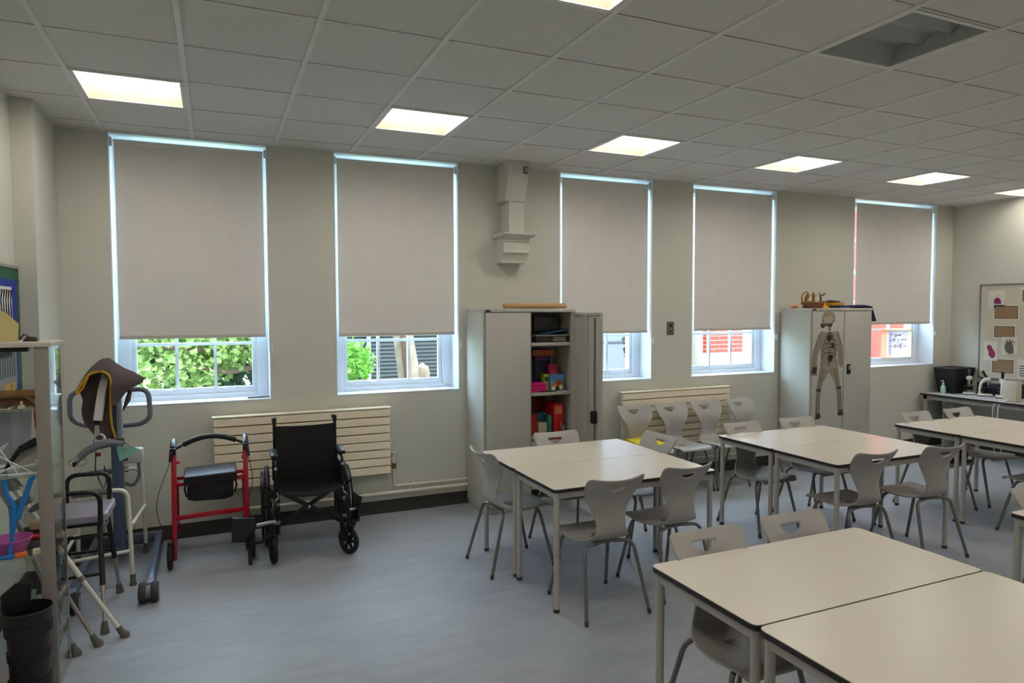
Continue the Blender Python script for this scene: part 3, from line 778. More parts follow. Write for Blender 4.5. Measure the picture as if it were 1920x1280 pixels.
bo.part('figure_body', MB().lathe([(.03, 1.89), (.024, 1.93), (.018, 1.97), (.024, 1.99), (.012, 2.01), (.018, 2.03), (.016, 2.05), (.001, 2.06)], (7.255, -.055, 0), n=10), GOLD)
bo.part('figure_arm', MB().tube([(7.20, -.055, 2.02), (7.235, -.055, 1.985), (7.275, -.055, 1.985), (7.315, -.055, 2.02)], .008, 6), GOLD)
bo.part('prow_neck', MB().tube([(7.40, -.055, 1.90), (7.41, -.055, 1.96), (7.39, -.055, 2.0), (7.42, -.055, 2.01), (7.49, -.055, 2.03), (7.52, -.055, 2.055)], [.016, .014, .012, .014, .012, .004], 7), WOODR)
bo.part('prow_crest', MB().tube([(7.39, -.055, 2.0), (7.37, -.055, 2.03), (7.385, -.055, 2.055), (7.40, -.055, 2.04)], .006, 6), GOLD)
bo.o.location = (7.365, -.10, 1.80); bo.o.scale = (.72, .72, .68)
ye = Thing('yellow_fabric_bundle', 'yellow crumpled cloth beside the model boat on the cupboard', 'cloth', (7.62, .05, 1.80))
rows = []
for i in range(9):
    rows.append([(7.47+i*.035, -.05+j*.03, 1.803+.075*math.sin(PI*(j+.01)/6.02)*(1+.25*math.sin(i*2.1+j))*(1-.05*i)) for j in range(7)])
ye.part('cloth', MB().sheet(rows, .006), mat('golden_yellow_cloth', (232, 170, 22), .7, noise=.15, nscale=30))
ye.part('printed_patch', MB().obox((7.60, -.025, 1.868), (.11, .03, .004), (-.5, 0, 0)), mat('black_yellow_print', (70, 50, 14), .7))
solo('dark_case', 'small dark grey case on the yellow cloth', 'case', MB().obox((7.79, -.02, 1.874), (.13, .09, .022), (0, .06, .1)), mat('dark_grey_case', (62, 66, 64), .5), bevel=.005)
solo('ochre_box', 'flat ochre box under the small dark case', 'box', MB().obox((7.80, -.02, 1.8475), (.20, .12, .032), (0, 0, .05)), mat('ochre_card', (208, 150, 34), .6), bevel=.004)
bf = Thing('blue_folder', 'dark blue plastic folder drooping over the cupboard edge', 'folder', (7.9, -.1, 1.80))
bf.part('cover', MB().sheet([[(7.70, -.185, 1.812), (7.70, .1, 1.812)], [(7.82, -.185, 1.816), (7.82, .1, 1.816)], [(7.98, -.185, 1.828), (7.98, .1, 1.828)], [(8.1, -.185, 1.826), (8.1, .1, 1.826)], [(8.20, -.185, 1.812), (8.20, .1, 1.812)]], .020), mat('navy_plastic', (28, 52, 100), .35))
bf.part('drooping_flap', MB().sheet([[(8.198, -.20, 1.816), (8.198, .08, 1.816)], [(8.215, -.20, 1.77), (8.215, .08, 1.77)], [(8.24, -.20, 1.71), (8.24, .08, 1.71)], [(8.265, -.20, 1.65), (8.265, .08, 1.65)]], .006), mat('navy_plastic', (0,0,0)))
solo('pink_toy', 'small salmon pink toy at the left end of the cupboard top', 'toy', MB().lathe([(.001, 0), (.035, .006), (.045, .02), (.03, .036), (.001, .042)], (7.33, .10, 1.80), n=10), mat('salmon_plastic', (226, 140, 108), .5))

# cupboard contents ---------------------------------------------------
def book(name, label, cat, x0, x1, y0, y1, z0, z1, rgb, group=None, band=None, rough=.5):
    t = Thing(name, label, cat, ((x0+x1)/2, (y0+y1)/2, z0), group=group)
    m = mat('cover_%d_%d_%d' % rgb, rgb, rough)
    t.part('cover', B(x0, x1, y0, y1, z0, z1), m, bevel=.003)
    if band: t.part('spine_label', B(x0+(x1-x0)*.15, x1-(x1-x0)*.15, y0-.0015, y0+.002, z0+(z1-z0)*band[0], z0+(z1-z0)*band[1]), mat('label_%d_%d_%d' % band[2], band[2], .6))
    return t
S1, S2, S3 = 1.497, 1.048, .601
# top compartment
book('grey_box', 'dark grey box at the back of the top cupboard shelf', 'box', 4.02, 4.27, .0, .15, S1+.10, S1+.235, (78, 80, 80))
tr = Thing('clear_tray', 'clear plastic tray of papers on the top cupboard shelf', 'tray', (4.14, -.03, S1))
tr.part('tray_shell', MB().box(3.97, 4.31, -.15, .14, S1, S1+.006).box(3.97, 4.31, -.15, -.145, S1+.006, S1+.055).box(3.97, 3.975, -.145, .14, S1+.006, S1+.055).box(4.305, 4.31, -.145, .14, S1+.006, S1+.055), glass_mat('clear_plastic', (.85, .87, .87), .12))
tr.part('lid', B(3.96, 4.315, -.155, .14, S1+.056, S1+.068), mat('cloudy_plastic', (140, 144, 146), .3), bevel=.003)
for k in range(4): solo('paper_pad', 'white paper pad, %s of the stack inside the clear tray' % ('bottom one', 'second one up', 'third one up', 'top one')[k], 'paper', B(4.15+.004*k, 4.29, -.12, .1, S1+.007+k*.011, S1+.016+k*.011), PAPER, group='paper pads in the tray')
solo('blue_wallet', 'blue plastic wallet resting slanted on the clear tray', 'wallet', MB().obox((4.17, -.05, S1+.095), (.26, .2, .012), (.0, -.16, .1)), mat('blue_wallet_plastic', (48, 76, 112), .35), bevel=.003)
# middle compartment
for k, (x0, x1, hh) in enumerate(((3.90, 4.005, .30), (4.015, 4.13, .275))):
    book('navy_file', ['taller navy lever arch file on the middle shelf', 'shorter navy file with violet top on the middle shelf'][k], 'file', x0, x1, -.02, .18, S2, S2+hh, (24, 34, 56), 'navy files')
book('navy_file', 'thin navy file behind the pink file on the middle shelf', 'file', 4.14, 4.20, .03, .18, S2, S2+.30, (24, 32, 62), 'navy files')
book('violet_box', 'dull violet box lying on the navy files', 'box', 4.02, 4.15, -.02, .15, S2+.277, S2+.318, (96, 30, 84))
book('orange_box', 'long burnt orange box on top of the files', 'box', 3.985, 4.215, -.04, .14, S2+.32, S2+.375, (160, 82, 38))
book('pink_file', 'raspberry pink file box on the middle shelf', 'file', 4.145, 4.235, -.05, .02, S2, S2+.24, (176, 34, 78), band=(.2, .8, (196, 60, 100)))
book('lime_box', 'lime green game box beside the picture box', 'box', 4.065, 4.115, -.11, -.04, S2, S2+.155, (150, 170, 40), band=(.6, .85, (40, 60, 40)))
cb = book('picture_box', 'colourful picture box on the middle shelf', 'box', 4.12, 4.255, -.135, -.06, S2, S2+.15, (92, 140, 168))
cb.part('printed_sky', B(4.122, 4.253, -.1365, -.134, S2+.11, S2+.148), mat('print_blue', (70, 130, 190), .6))
for k, (u, v, r_, c) in enumerate(((4.165, .05, .026, (210, 120, 50)), (4.205, .075, .03, (150, 70, 40)), (4.225, .035, .022, (232, 196, 120)), (4.15, .025, .02, (226, 226, 216)), (4.19, .025, .02, (60, 40, 40)))):
    cb.part('printed_shape', MB().lathe([(r_, -.137-.0005*k), (r_, -.134)], (u, 0, S2+v), 'y', 12), mat('print_%d' % k, c, .6))
for k in range(3):
    book('pink_folder', f'hot pink folder, {["bottom", "middle", "top"][k]} of the stack on the middle shelf', 'folder', 3.90+.004*k, 4.075-.003*k, -.155, .02, S2+.003+k*.027, S2+.027+k*.027, (222, 20, 120), 'hot pink folders')
solo('black_pen_case', 'flat black case at the front of the middle shelf', 'case', B(4.0, 4.16, -.168, -.157, S2, S2+.010), BPLAS)
# bottom compartment
book('red_box', 'red box with embossed front on the lower shelf', 'box', 3.90, 4.0, -.10, .03, S3, S3+.24, (176, 22, 30), band=(.05, .2, (206, 170, 164)))
book('cream_binder', 'cream binder between red boxes on the lower shelf', 'binder', 4.005, 4.09, -.12, .05, S3, S3+.16, (186, 176, 150))
book('teal_binder', 'teal blue binder on the lower shelf', 'binder', 4.045, 4.135, -.02, .14, S3, S3+.235, (36, 110, 128))
book('green_binder', 'green striped binder on the lower shelf', 'binder', 4.10, 4.135, -.13, -.03, S3, S3+.225, (46, 116, 96))
book('red_file', 'large red file with printed spine on the lower shelf', 'file', 4.16, 4.26, -.12, .12, S3, S3+.33, (196, 22, 34), band=(.7, .93, (222, 120, 60)))
book('red_box', 'dark red box lying behind the binders on the lower shelf', 'box', 4.02, 4.2, .125, .185, S3, S3+.36, (130, 14, 24))
pt = Thing('pen_pot', 'clear pot of coloured pens at the lower shelf front', 'pot', (4.245, -.145, S3))
pt.part('pot', MB().lathe([(.022, 0), (.026, .1), (.024, .1), (.02, .004)], (4.235, -.145, S3), n=12), glass_mat('clear_plastic'))
for k, c in enumerate(((226, 190, 40), (40, 80, 170), (220, 60, 50), (230, 230, 226))):
    pt.part('pen', MB().tube([(4.230+.004*k, -.145, S3+.01), (4.222+.01*k, -.147, S3+.16-.012*k)], .004, 6), mat('pen_%d' % k, c, .4))

# ------------------------------------------------------------------ wheelchair
wc = Thing('wheelchair', 'black folding wheelchair parked in front of the radiator', 'wheelchair', (1.945, -.33, 0), rotz=R(-2), local=True)
for s in (-1, 1):
    x = s*.285; c = (x, .12, .305)
    W = wc.part('rear_wheel', MB().ring(c, .288, .016, 'x', 40, 8), RUB)
    wc.part('rim', MB().ring(c, .262, .010, 'x', 36, 6), BLACK, parent=W)
    wc.part('push_rim', MB().ring((x+s*.035, .12, .305), .255, .008, 'x', 36, 6), BLACK, parent=W)
    sp = MB()
    for k in range(16):
        a = 2*PI*k/16; sp.tube([(x+s*.02*(1 if k % 2 else -1), .12, .305), (x, .12+.26*math.cos(a), .305+.26*math.sin(a))], .002, 4)
    wc.part('spokes', sp, STEEL, parent=W)
    wc.part('hub', MB().lathe([(.025, x-.035), (.03, x-.02), (.03, x+.02), (.025, x+.035)], (0, .12, .305), 'x', 14), BLACK, parent=W)
    # caster
    cx = s*.262 - (.0 if s > 0 else 0); cy = -.30; ca = R(35) if s > 0 else R(8)
    def cr(u, v, z): return (cx + u*math.cos(ca) - v*math.sin(ca), cy + u*math.sin(ca) + v*math.cos(ca), z)
    pts = [cr(0, .082*math.cos(2*PI*k/28), .1+.082*math.sin(2*PI*k/28)) for k in range(28)]
    Cw = wc.part('caster_wheel', MB().tube(pts, .018, 8, closed=True), RUB)
    sp = MB()
    for k in range(6):
        a = 2*PI*k/6; sp.beam(cr(0, 0, .1), cr(0, .075*math.cos(a), .1+.075*math.sin(a)), .018, .014, up=cr(1, 0, 0))
    sp.tube([cr(-.02, 0, .1), cr(.02, 0, .1)], .018, 10)
    wc.part('caster_spokes', sp, BLACK, parent=Cw)
    wc.part('caster_bolt', MB().tube([cr(-.028, 0, .1), cr(.028, 0, .1)], .006, 8), CHROME, parent=Cw)
    fk = MB()
    for uu_ in (-.026, .026): fk.beam(cr(uu_, 0, .085), cr(uu_, -.02, .215), .022, .006, up=cr(1, 0, 0))
    fk.obox(cr(0, -.02, .215), (.062, .04, .012), (0, 0, ca)); fk.tube([cr(0, -.02, .215), cr(0, -.02, .29)], .016, 10)
    wc.part('caster_fork', fk, BLACK)
    # side frame
    px = s*.225
    fr = MB()
    fr.tube(fillet([(px, .125, .16), (px, .125, .955)], .03), .0125, 10)
    fr.tube(fillet([(px, .125, .20), (px, -.30, .20), (px, -.32, .485), (px, .125, .485)], .04), .0125, 10)
    fr.tube([(px, -.24, .20), (px, -.24, .5)], .0115, 8)
    fr.tube([(px, -.30, .24), (cx, cy+.02, .26)], .012, 8)
    wc.part('side_frame', fr, BLACK)
    wc.part('push_handle', MB().tube(fillet([(px, .125, .93), (px, .125, .955), (px, .235, .945)], .025), .016, 10), RUB)
    wc.part('handle_cap', MB().lathe([(.012, .95), (.018, .955), (.016, .972), (.001, .978)], (px, .125, 0), n=12), BPLAS)
    ar = MB().tube(fillet([(px+s*.01, .115, .50), (px+s*.01, .115, .705), (px+s*.01, -.20, .705), (px+s*.01, -.22, .47)], .04), .011, 10)
    wc.part('armrest_frame', ar, BLACK)
    wc.part('arm_pad', MB().obox((px+s*.012, -.06, .735), (.052, .27, .032)), BPLAS, bevel=.012, segs=3)
    wc.part('side_guard', MB().box(px-.003, px+.003, -.2, .11, .50, .66), BPLAS, bevel=.001)
    wc.part('arm_bolt', MB().lathe([(.012, -.237), (.012, -.23)], (px+s*.01, 0, .66), 'y', 12), CHROME)
    # brake
    wc.part('brake', MB().tube([(px+s*.03, -.16, .47), (px+s*.04, -.2, .50), (px+s*.075, -.25, .54)], .007, 7).obox((px+s*.035, -.17, .46), (.02, .06, .04)), BLACK)
    # legrest hanger swung outward
    hg = MB().tube(fillet([(px, -.33, .47), (px+s*.02, -.37, .46), (px+s*(.03 if s > 0 else .06), -.40, .24)], .05), .011, 10)
    hg.tube([(px+s*.0, -.32, .42), (px+s*.03, -.34, .30)], .010, 8)
    wc.part('legrest_hanger', hg, BLACK)
    for zz in (.30, .43): wc.part('hanger_bracket', MB().obox((px+s*.012, -.335, zz), (.045, .03, .022)), STEEL, bevel=.004)
wc.part('backrest', MB().sheet([[(-.218+.436*j/8, .115+.04*math.sin(PI*j/8)*(1-.4*i/8), 0.435+.475*i/8 - .012*math.sin(PI*j/8)*(i == 8)) for j in range(9)] for i in range(9)], .012), BFAB)
wc.part('seat_sling', MB().sheet([[(-.222+.444*j/8, -.31+.455*i/6, .498-.035*math.sin(PI*j/8)) for j in range(9)] for i in range(7)], .014), BFAB)
xb = MB().beam((-.215, -.12, .215), (.215, -.12, .475), .03, .02, up=(0, 1, 0)).beam((-.215, -.15, .475), (.215, -.15, .215), .03, .02, up=(0, 1, 0))
wc.part('cross_brace', xb, BLACK); wc.part('brace_bolt', MB().lathe([(.01, -.17), (.01, -.1)], (0, 0, .345), 'y', 10), CHROME)
# folded footplates, both swung out to the side
fp = wc.part('footplate', MB().obox((-.455, -.33, .275), (.15, .022, .19), (.25, .08, -.1)), BPLAS, bevel=.006)
wc.part('footplate_strut', MB().tube([(-.285, -.40, .25), (-.34, -.41, .20), (-.44, -.34, .17), (-.43, -.32, .15), (-.42, -.34, .09)], .010, 8), BLACK)
wc.part('footplate_bar', MB().obox((-.31, -.40, .325), (.13, .018, .02), (0, -.1, .1)), ALU, bevel=.004)
wc.part('footplate_tip', MB().tube([(-.418, -.34, .15), (-.415, -.345, .03)], .014, 8), BLACK)
wc.part('footplate', MB().obox((.325, -.28, .34), (.022, .15, .19), (0, .12, .15)), BPLAS, bevel=.006)
wc.part('footplate_strut', MB().tube([(.255, -.40, .24), (.29, -.36, .22), (.315, -.30, .25)], .010, 8), BLACK)
wc.part('footplate_bar', MB().obox((.28, -.31, .33), (.08, .018, .016), (0, -.05, .1)), ALU, bevel=.003)

# ------------------------------------------------------------------ red rollator
ro = Thing('rollator', 'red four wheeled rollator with black seat beside the wheelchair', 'walker', (1.275, -.2, 0), local=True)
for s in (-1, 1):
    x = s*.24
    ro.part('leg', MB().beam((x*.98, -.10, .80), (x*1.0, -.215, .05), .04, .032, up=(1, 0, 0)), RED, bevel=.006)
    ro.part('leg', MB().beam((x*.93, .0, .56), (x*.98, .20, .14), .03, .022, up=(1, 0, 0)), RED, bevel=.005)
    ro.part('side_bar', MB().beam((x*.97, -.13, .56), (x*.95, .06, .56), .024, .022), RED, bevel=.004)
    ro.part('side_bar', MB().beam((x*.98, -.185, .27), (x*.96, .15, .27), .022, .018), RED, bevel=.004)
    ro.part('height_knob', MB().lathe([(.016, x-s*.02-.01), (.016, x-s*.02+.02)], (0, -.105, .72), 'x', 10), mat('pink_red_knob', (214, 60, 90), .4))
    ro.part('grip', MB().tube([(x, -.09, .79), (x, -.10, .82), (x, -.06, .845), (x, .04, .85)], [.017, .022, .02, .018], 10), BPLAS)
    ro.part('brake_lever', MB().tube([(x, -.12, .815), (x-s*-.012, -.145, .79), (x+s*.02, -.15, .73)], [.014, .011, .008], 8).obox((x, -.12, .80), (.04, .05, .045)), BPLAS)
    for yy, lab in ((-.24, 'front'), (.235, 'back')):
        c = (x+s*.028, yy, .085)
        wl = ro.part('wheel', MB().ring(c, .07, .016, 'x', 28, 8), RUB)
        sp = MB().lathe([(.055, c[0]-.008), (.055, c[0]+.008)], (0, yy, .085), 'x', 18).lathe([(.02, c[0]-.02), (.02, c[0]+.02)], (0, yy, .085), 'x', 12)
        ro.part('wheel_disc', sp, BPLAS, parent=wl)
        ro.part('wheel_fork', MB().beam((x+s*.004, yy, .085), (x+s*.004, yy+(.03 if yy < 0 else -.03), .2), .03, .008, up=(1, 0, 0)).obox((x+s*.02, yy+.01, .175), (.04, .05, .02)), BLACK)
    pts = fillet([(x+s*.01, -.14, .75), (x+s*.13, -.17, .42), (x+s*.03, -.22, .17)], .2, 8) if s < 0 else fillet([(x+.01, -.14, .75), (x+.05, -.16, .55), (x+.01, -.1, .40)], .1, 8)
    ro.part('brake_cable', MB().tube(pts, .0025, 5), RUB)
ro.part('cross_bar', MB().beam((-.235, -.145, .565), (.235, -.145, .585), .022, .028), RED, bevel=.004)
ro.part('cross_bar', MB().beam((-.225, .04, .57), (.225, .04, .58), .022, .024), RED, bevel=.004)
ro.part('cross_bar', MB().beam((-.235, -.175, .335), (.235, -.175, .35), .02, .034), RED, bevel=.004)
ro.part('seat_cushion', MB().obox((0, -.055, .607), (.35, .27, .06), (.06, -.03, 0)), BFAB, bevel=.011, segs=3)
bgp = ro.part('bag', MB().prism([(-.155, .60), (.155, .60), (.15, .44), (.09, .425), (-.1, .43), (-.155, .445)], 'y', -.14, .03), BFAB, bevel=.012)
for x in (-.1, .0, .1): ro.part('bag_stud', MB().lathe([(.006, -.146), (.006, -.139)], (x, 0, .575), 'y', 8), CHROME, parent=bgp)
for x in (-.16, .16): ro.part('bag_strap', MB().tube([(x*.95, -.1, .60), (x*1.08, -.1, .52), (x, -.1, .46)], .007, 6), BFAB, parent=bgp)
arc = [(-.24+.48*k/14, -.085-.03*math.sin(PI*k/14), .80+.085*math.sin(PI*k/14)+.012*k/14) for k in range(15)]
ro.part('back_bar', MB().tube(arc, .009, 8), BLACK)
ro.part('back_bar_pad', MB().tube(arc[2:13], .019, 10), BFAB)

# ------------------------------------------------------------------ patient hoist
ho = Thing('patient_hoist', 'mobile patient hoist with grey loop handles in the corner', 'hoist', (.66, -.12, 0))
ho.part('mast', MB().beam((.675, -.14, .1), (.675, -.14, 1.30), .06, .075, up=(1, 0, 0)), BLUEG, bevel=.006)
ho.part('mast_cover', MB().obox((.70, -.19, 1.02), (.035, .03, .36)), mat('pale_steel', (180, 184, 192), .3, metal=.5), bevel=.005)
ho.part('base_bar', MB().beam((.48, .10, .09), (.93, .10, .09), .07, .06).beam((.675, .10, .09), (.675, -.18, .09), .07, .06), BLUEG, bevel=.006)
for x0, x1 in ((.905, .918), (.50, .50)):
    lg = ho.part('base_leg', MB().beam((x0, .12, .095), (x1, -.93, .085), .045, .055), BLUEG, bevel=.006)
    ho.part('leg_tip', MB().beam((x1, -.86, .086), (x1, -.95, .084), .048, .058), mat('blue_grey_light', (128, 140, 160), .35), parent=lg, bevel=.006)
    for dx in (-.034, .034):
        ho.part('twin_caster', MB().lathe([(.056, x1+dx-.02), (.062, x1+dx-.012), (.062, x1+dx+.012), (.056, x1+dx+.02)], (0, -.975, .062), 'x', 24), mat('dark_caster_tyre', (48, 48, 50), .6))
    ho.part('caster_hub', MB().lathe([(.04, x1-.058), (.04, x1+.058)], (0, -.975, .062), 'x', 20), mat('grey_caster_hub', (140, 140, 144), .5))
    ho.part('rear_caster', MB().lathe([(.045, x0-.018), (.05, x0-.01), (.05, x0+.01), (.045, x0+.018)], (0, .17, .05), 'x', 20), mat('dark_caster_tyre', (0,0,0)))
hl = fillet([(.60, -.09, 1.235), (.40, -.16, 1.235), (.405, -.18, 1.04), (.50, -.14, .985), (.63, -.09, .985)], .07, 6)
hr = fillet([(.70, -.08, 1.225), (.88, -.15, 1.235), (.89, -.17, 1.03), (.83, -.16, .985), (.68, -.09, .97)], .07, 6)
ho.part('push_handle', MB().tube(hl, .017, 10), GREYH); ho.part('push_handle', MB().tube(hr, .017, 10), GREYH)
bm_ = fillet([(.675, -.13, 1.28), (.675, -.22, 1.40), (.665, -.34, 1.40), (.63, -.43, 1.26), (.605, -.46, 1.07)], .08, 5)
bmm = MB()
for i in range(len(bm_)-1): bmm.beam(bm_[i]-(bm_[i+1]-bm_[i])*.1, bm_[i+1], .055, .045, up=(1, 0, .1))
ho.part('boom', bmm, mat('off_white_steel', (212, 210, 204), .35))
ho.part('boom_end', MB().obox((.60, -.455, 1.07), (.035, .04, .06)), BPLAS, bevel=.006)
ho.part('swivel', MB().tube([(.598, -.46, 1.05), (.6, -.46, .97)], [.011, .017], 10), CHROME)
ho.part('swivel_hook', MB().tube(fillet([(.575, -.46, .90), (.572, -.46, .96), (.625, -.46, .985), (.64, -.46, .945)], .03), .009, 8), CHROME)
sb = [(.50, -.50, .835), (.535, -.49, .875), (.60, -.47, .905), (.68, -.455, .915), (.745, -.45, .90)]
ho.part('spreader_bar', MB().tube(sb, [.024, .026, .026, .026, .022], 10), GREYH)
ho.part('hook_frame', MB().tube(fillet([(.46, -.53, .80), (.43, -.51, .815), (.50, -.50, .85), (.55, -.53, .82), (.525, -.55, .795)], .02, 3, True), .005, 6, closed=True).tube([(.51, -.50, .85), (.475, -.52, .80)], [.018, .014], 8), CHROME)
ho.part('hook_knob', MB().lathe([(.001, -.02), (.014, -.012), (.014, .012), (.001, .02)], (.478, -.53, .805), n=10), BPLAS)
ho.part('hook_frame', MB().tube(fillet([(.72, -.45, .925), (.78, -.45, .90), (.785, -.48, .875), (.73, -.48, .88)], .02, 3, True), .005, 6, closed=True), CHROME)
ho.part('battery_box', MB().obox((.77, -.13, .76), (.13, .09, .10)), mat('pale_grey_plastic', (192, 192, 186), .5), bevel=.012)
ho.part('control_cable', MB().tube(fillet([(.79, -.02, .72), (.80, -.03, .58), (.76, -.06, .52), (.70, -.06, .55)], .06, 6), .012, 8), GREYH)
ho.part('hanging_cord', MB().tube([(.585, -.44, .86), (.58, -.44, .74), (.60, -.43, .66), (.62, -.43, .60), (.64, -.43, .66), (.63, -.43, .76)], .004, 6), RUB)
ho.part('red_stop', MB().obox((.60, -.44, .84), (.025, .02, .025)), RED, bevel=.004)
# sling draped over the boom
sl = Thing('hoist_sling', 'taupe fabric sling with yellow binding draped over the hoist', 'sling', (.66, -.36, .85))
def sgrid(f, ni, nj): return [[f(i/(ni-1), j/(nj-1)) for j in range(nj)] for i in range(ni)]
YC = [(.498,1.254),(.501,1.278),(.54,1.345),(.574,1.384),(.60,1.392),(.63,1.396),(.655,1.392),(.672,1.38),(.685,1.36),(.69,1.333),(.69,1.29),(.688,1.25),(.690,1.20),(.693,1.167)]
SCV = [(.503,1.262),(.51,1.30),(.553,1.384),(.588,1.435),(.61,1.458),(.63,1.471),(.672,1.475),(.714,1.435),(.756,1.404),(.812,1.376),(.878,1.329),(.854,1.301),(.784,1.262),(.728,1.207)]
def lerp2(a, b, t): return (a[0]+(b[0]-a[0])*t, a[1]+(b[1]-a[1])*t)
rws = []
for t_, y_, k_ in ((0, -.49, 0), (.3, -.475, .008), (.65, -.44, .010), (1, -.375, 0), (1.0, -.31, -.03), (.75, -.27, -.07)):
    rw_ = []
    for q, (p0, p1) in enumerate(zip(YC, SCV)):
        x_, z_ = lerp2(p0, p1, t_)
        d_ = Vector((x_-.64, z_-1.25)); d_.normalize()
        rw_.append((x_+d_.x*k_, y_+.008*math.sin(q*2.3+t_*4), z_+d_.y*k_))
    rws.append(rw_)
sl.part('hood', MB().sheet(rws, .007), SLING)
LO = [(.515, 1.33), (.498, 1.254), (.512, 1.199), (.505, 1.136), (.51, 1.09), (.522, 1.041), (.567, .970), (.588, .931)]; RO = [(.70, 1.37), (.69, 1.30), (.683, 1.22), (.676, 1.15), (.674, 1.09), (.679, 1.025), (.69, .97), (.70, .931)]
rws = [[(*lerp2(a_, b_, j/9)[:1], -.385 + .045*math.sin(PI*j/9)*(1-.6*i/7) + .010*math.sin(i*1.3+j*.9) - .012*i/7, lerp2(a_, b_, j/9)[1]) for j in range(10)] for i, (a_, b_) in enumerate(zip(LO, RO))]
sl.part('inner_panel', MB().sheet(rws, .007), SLING)
sl.part('tail', MB().sheet(sgrid(lambda u, v: (.70+.03*v+.05*u*(1-.2*v), -.44+.02*v, .94-.16*v), 4, 6), .008), SLING)
sl.part('yellow_binding', MB().tube(fillet([(x_, -.492, z_) for x_, z_ in YC[:10]] + [(.683, -.475, 1.22), (.676, -.44, 1.12), (.68, -.42, 1.02), (.70, -.415, .931)], .03, 3), .007, 7), YEL)
sl.part('yellow_binding', MB().tube([(.499, -.49, 1.252), (.53, -.492, 1.29), (.562, -.492, 1.365)], .006, 7), YEL)
sl.part('strap', MB().tube([(.79, -.38, 1.25), (.775, -.40, 1.19), (.745, -.41, 1.12)], [.014, .018, .004], 6), mat('brown_strap', (84, 62, 58), .8))
solo('green_notice', 'pale green paper notice hanging from the hoist', 'paper', MB().sheet([[(.705, -.47, .90), (.725, -.475, .79)], [(.77, -.46, .90), (.79, -.465, .82)], [(.845, -.45, .855), (.845, -.45, .85)]], .002), mat('mint_paper', (126, 188, 160), .7))

# ------------------------------------------------------------------ walking frame
wf = Thing('mobility_walker', 'white walking frame with grey grips behind the perching stool', 'walking frame', (.61, -.36, 0))
for (xa, ya), (xb_, yb_) in (((.40, -.70), (.80, -.64)), ((.41, -.10), (.825, .0))):
    zt = .64
    pts = fillet([(xa, ya, .05), (xa+.015, ya+.01, zt), (xb_-.015, yb_-.005, zt), (xb_, yb_, .05)], .075, 6)
    wf.part('side_tube', MB().tube(pts, .0135, 10), WALU)
    a, b = Vector((xa+.08, ya+.01+.08*(yb_-ya)/(xb_-xa), zt)), Vector((xb_-.10, yb_-.015, zt))
    wf.part('hand_grip', MB().tube([a, b], .021, 10), mat('grey_foam_grip', (112, 108, 104), .7))
    for x, y in ((xa, ya), (xb_, yb_)):
        wf.part('rubber_foot', MB().lathe([(.022, 0), (.022, .012), (.017, .02), (.016, .075)], (x, y, 0), n=12), GREYR)
wf.part('cross_tube', MB().tube([(.402, -.69, .42), (.412, -.10, .42)], .011, 8), WALU)
wf.part('cross_tube', MB().tube([(.40, -.70, .22), (.80, -.64, .23)], .011, 8), WALU)
wf.part('cross_tube', MB().tube([(.402, -.10, .22), (.403, -.69, .22)], .011, 8), WALU)
wf.part('cross_tube', MB().tube([(.803, -.63, .40), (.825, .0, .36)], .011, 8), WALU)

# ------------------------------------------------------------------ perching stool
ps = Thing('perching_stool', 'black framed perching stool with lilac grey seat and looped arms', 'stool', (.56, -1.0, 0))
seatm = MB().prism([(p.x, p.y) for p in fillet([(.40, -1.16, 0), (.735, -1.15, 0), (.735, -.76, 0), (.40, -.78, 0)], .05, 4, True)], 'z', .575, .625)
ps.part('seat', seatm, LILAC, bevel=.014, segs=3)
ps.part('seat_base', B(.42, .70, -1.13, -.79, .555, .575), BLACK)
for (xt, yt), (xf, yf_) in (((.69, -1.12), (.729, -1.336)), ((.69, -.83), (.735, -.738)), ((.44, -1.12), (.39, -1.336)), ((.44, -.83), (.39, -.738))):
    T_, F_ = Vector((xt, yt, .56)), Vector((xf, yf_, .02)); m1 = T_.lerp(F_, .62)
    l = ps.part('leg', MB().tube([T_, m1], .0145, 10), BLACK)
    ps.part('leg_extension', MB().tube([m1, F_], .0105, 8).tube([m1-(F_-T_)*.03, m1+(F_-T_)*.02], .0165, 10), ALU, parent=l)
    ps.part('rubber_foot', MB().tube([(xf, yf_, 0), (xf, yf_, .02), T_.lerp(F_, .92)], [.023, .022, .014], 12), GREYR, parent=l)
for z in (.50, .30):
    k = (.56-z)/.54
    ps.part('stretcher', MB().tube([(.69+.039*k, -1.12-.216*k, z), (.44-.05*k, -1.12-.216*k, z)], .009, 8), BLACK)
    ps.part('stretcher', MB().tube([(.69+.045*k, -.83+.092*k, z), (.44-.05*k, -.83+.092*k, z)], .009, 8), BLACK)
ps.part('stretcher', MB().tube([(.70, -1.15, .50), (.695, -.81, .50)], .009, 8), BLACK)
ps.part('arm_loop', MB().tube(fillet([(.70, -.81, .57), (.705, -.80, .79), (.48, -.80, .79), (.475, -.81, .57)], .06, 6), .0135, 10), BLACK)
ps.part('arm_loop', MB().tube(fillet([(.70, -1.165, .56), (.705, -1.18, .765), (.44, -1.18, .765), (.435, -1.165, .56)], .07, 6), .0135, 10), BLACK)

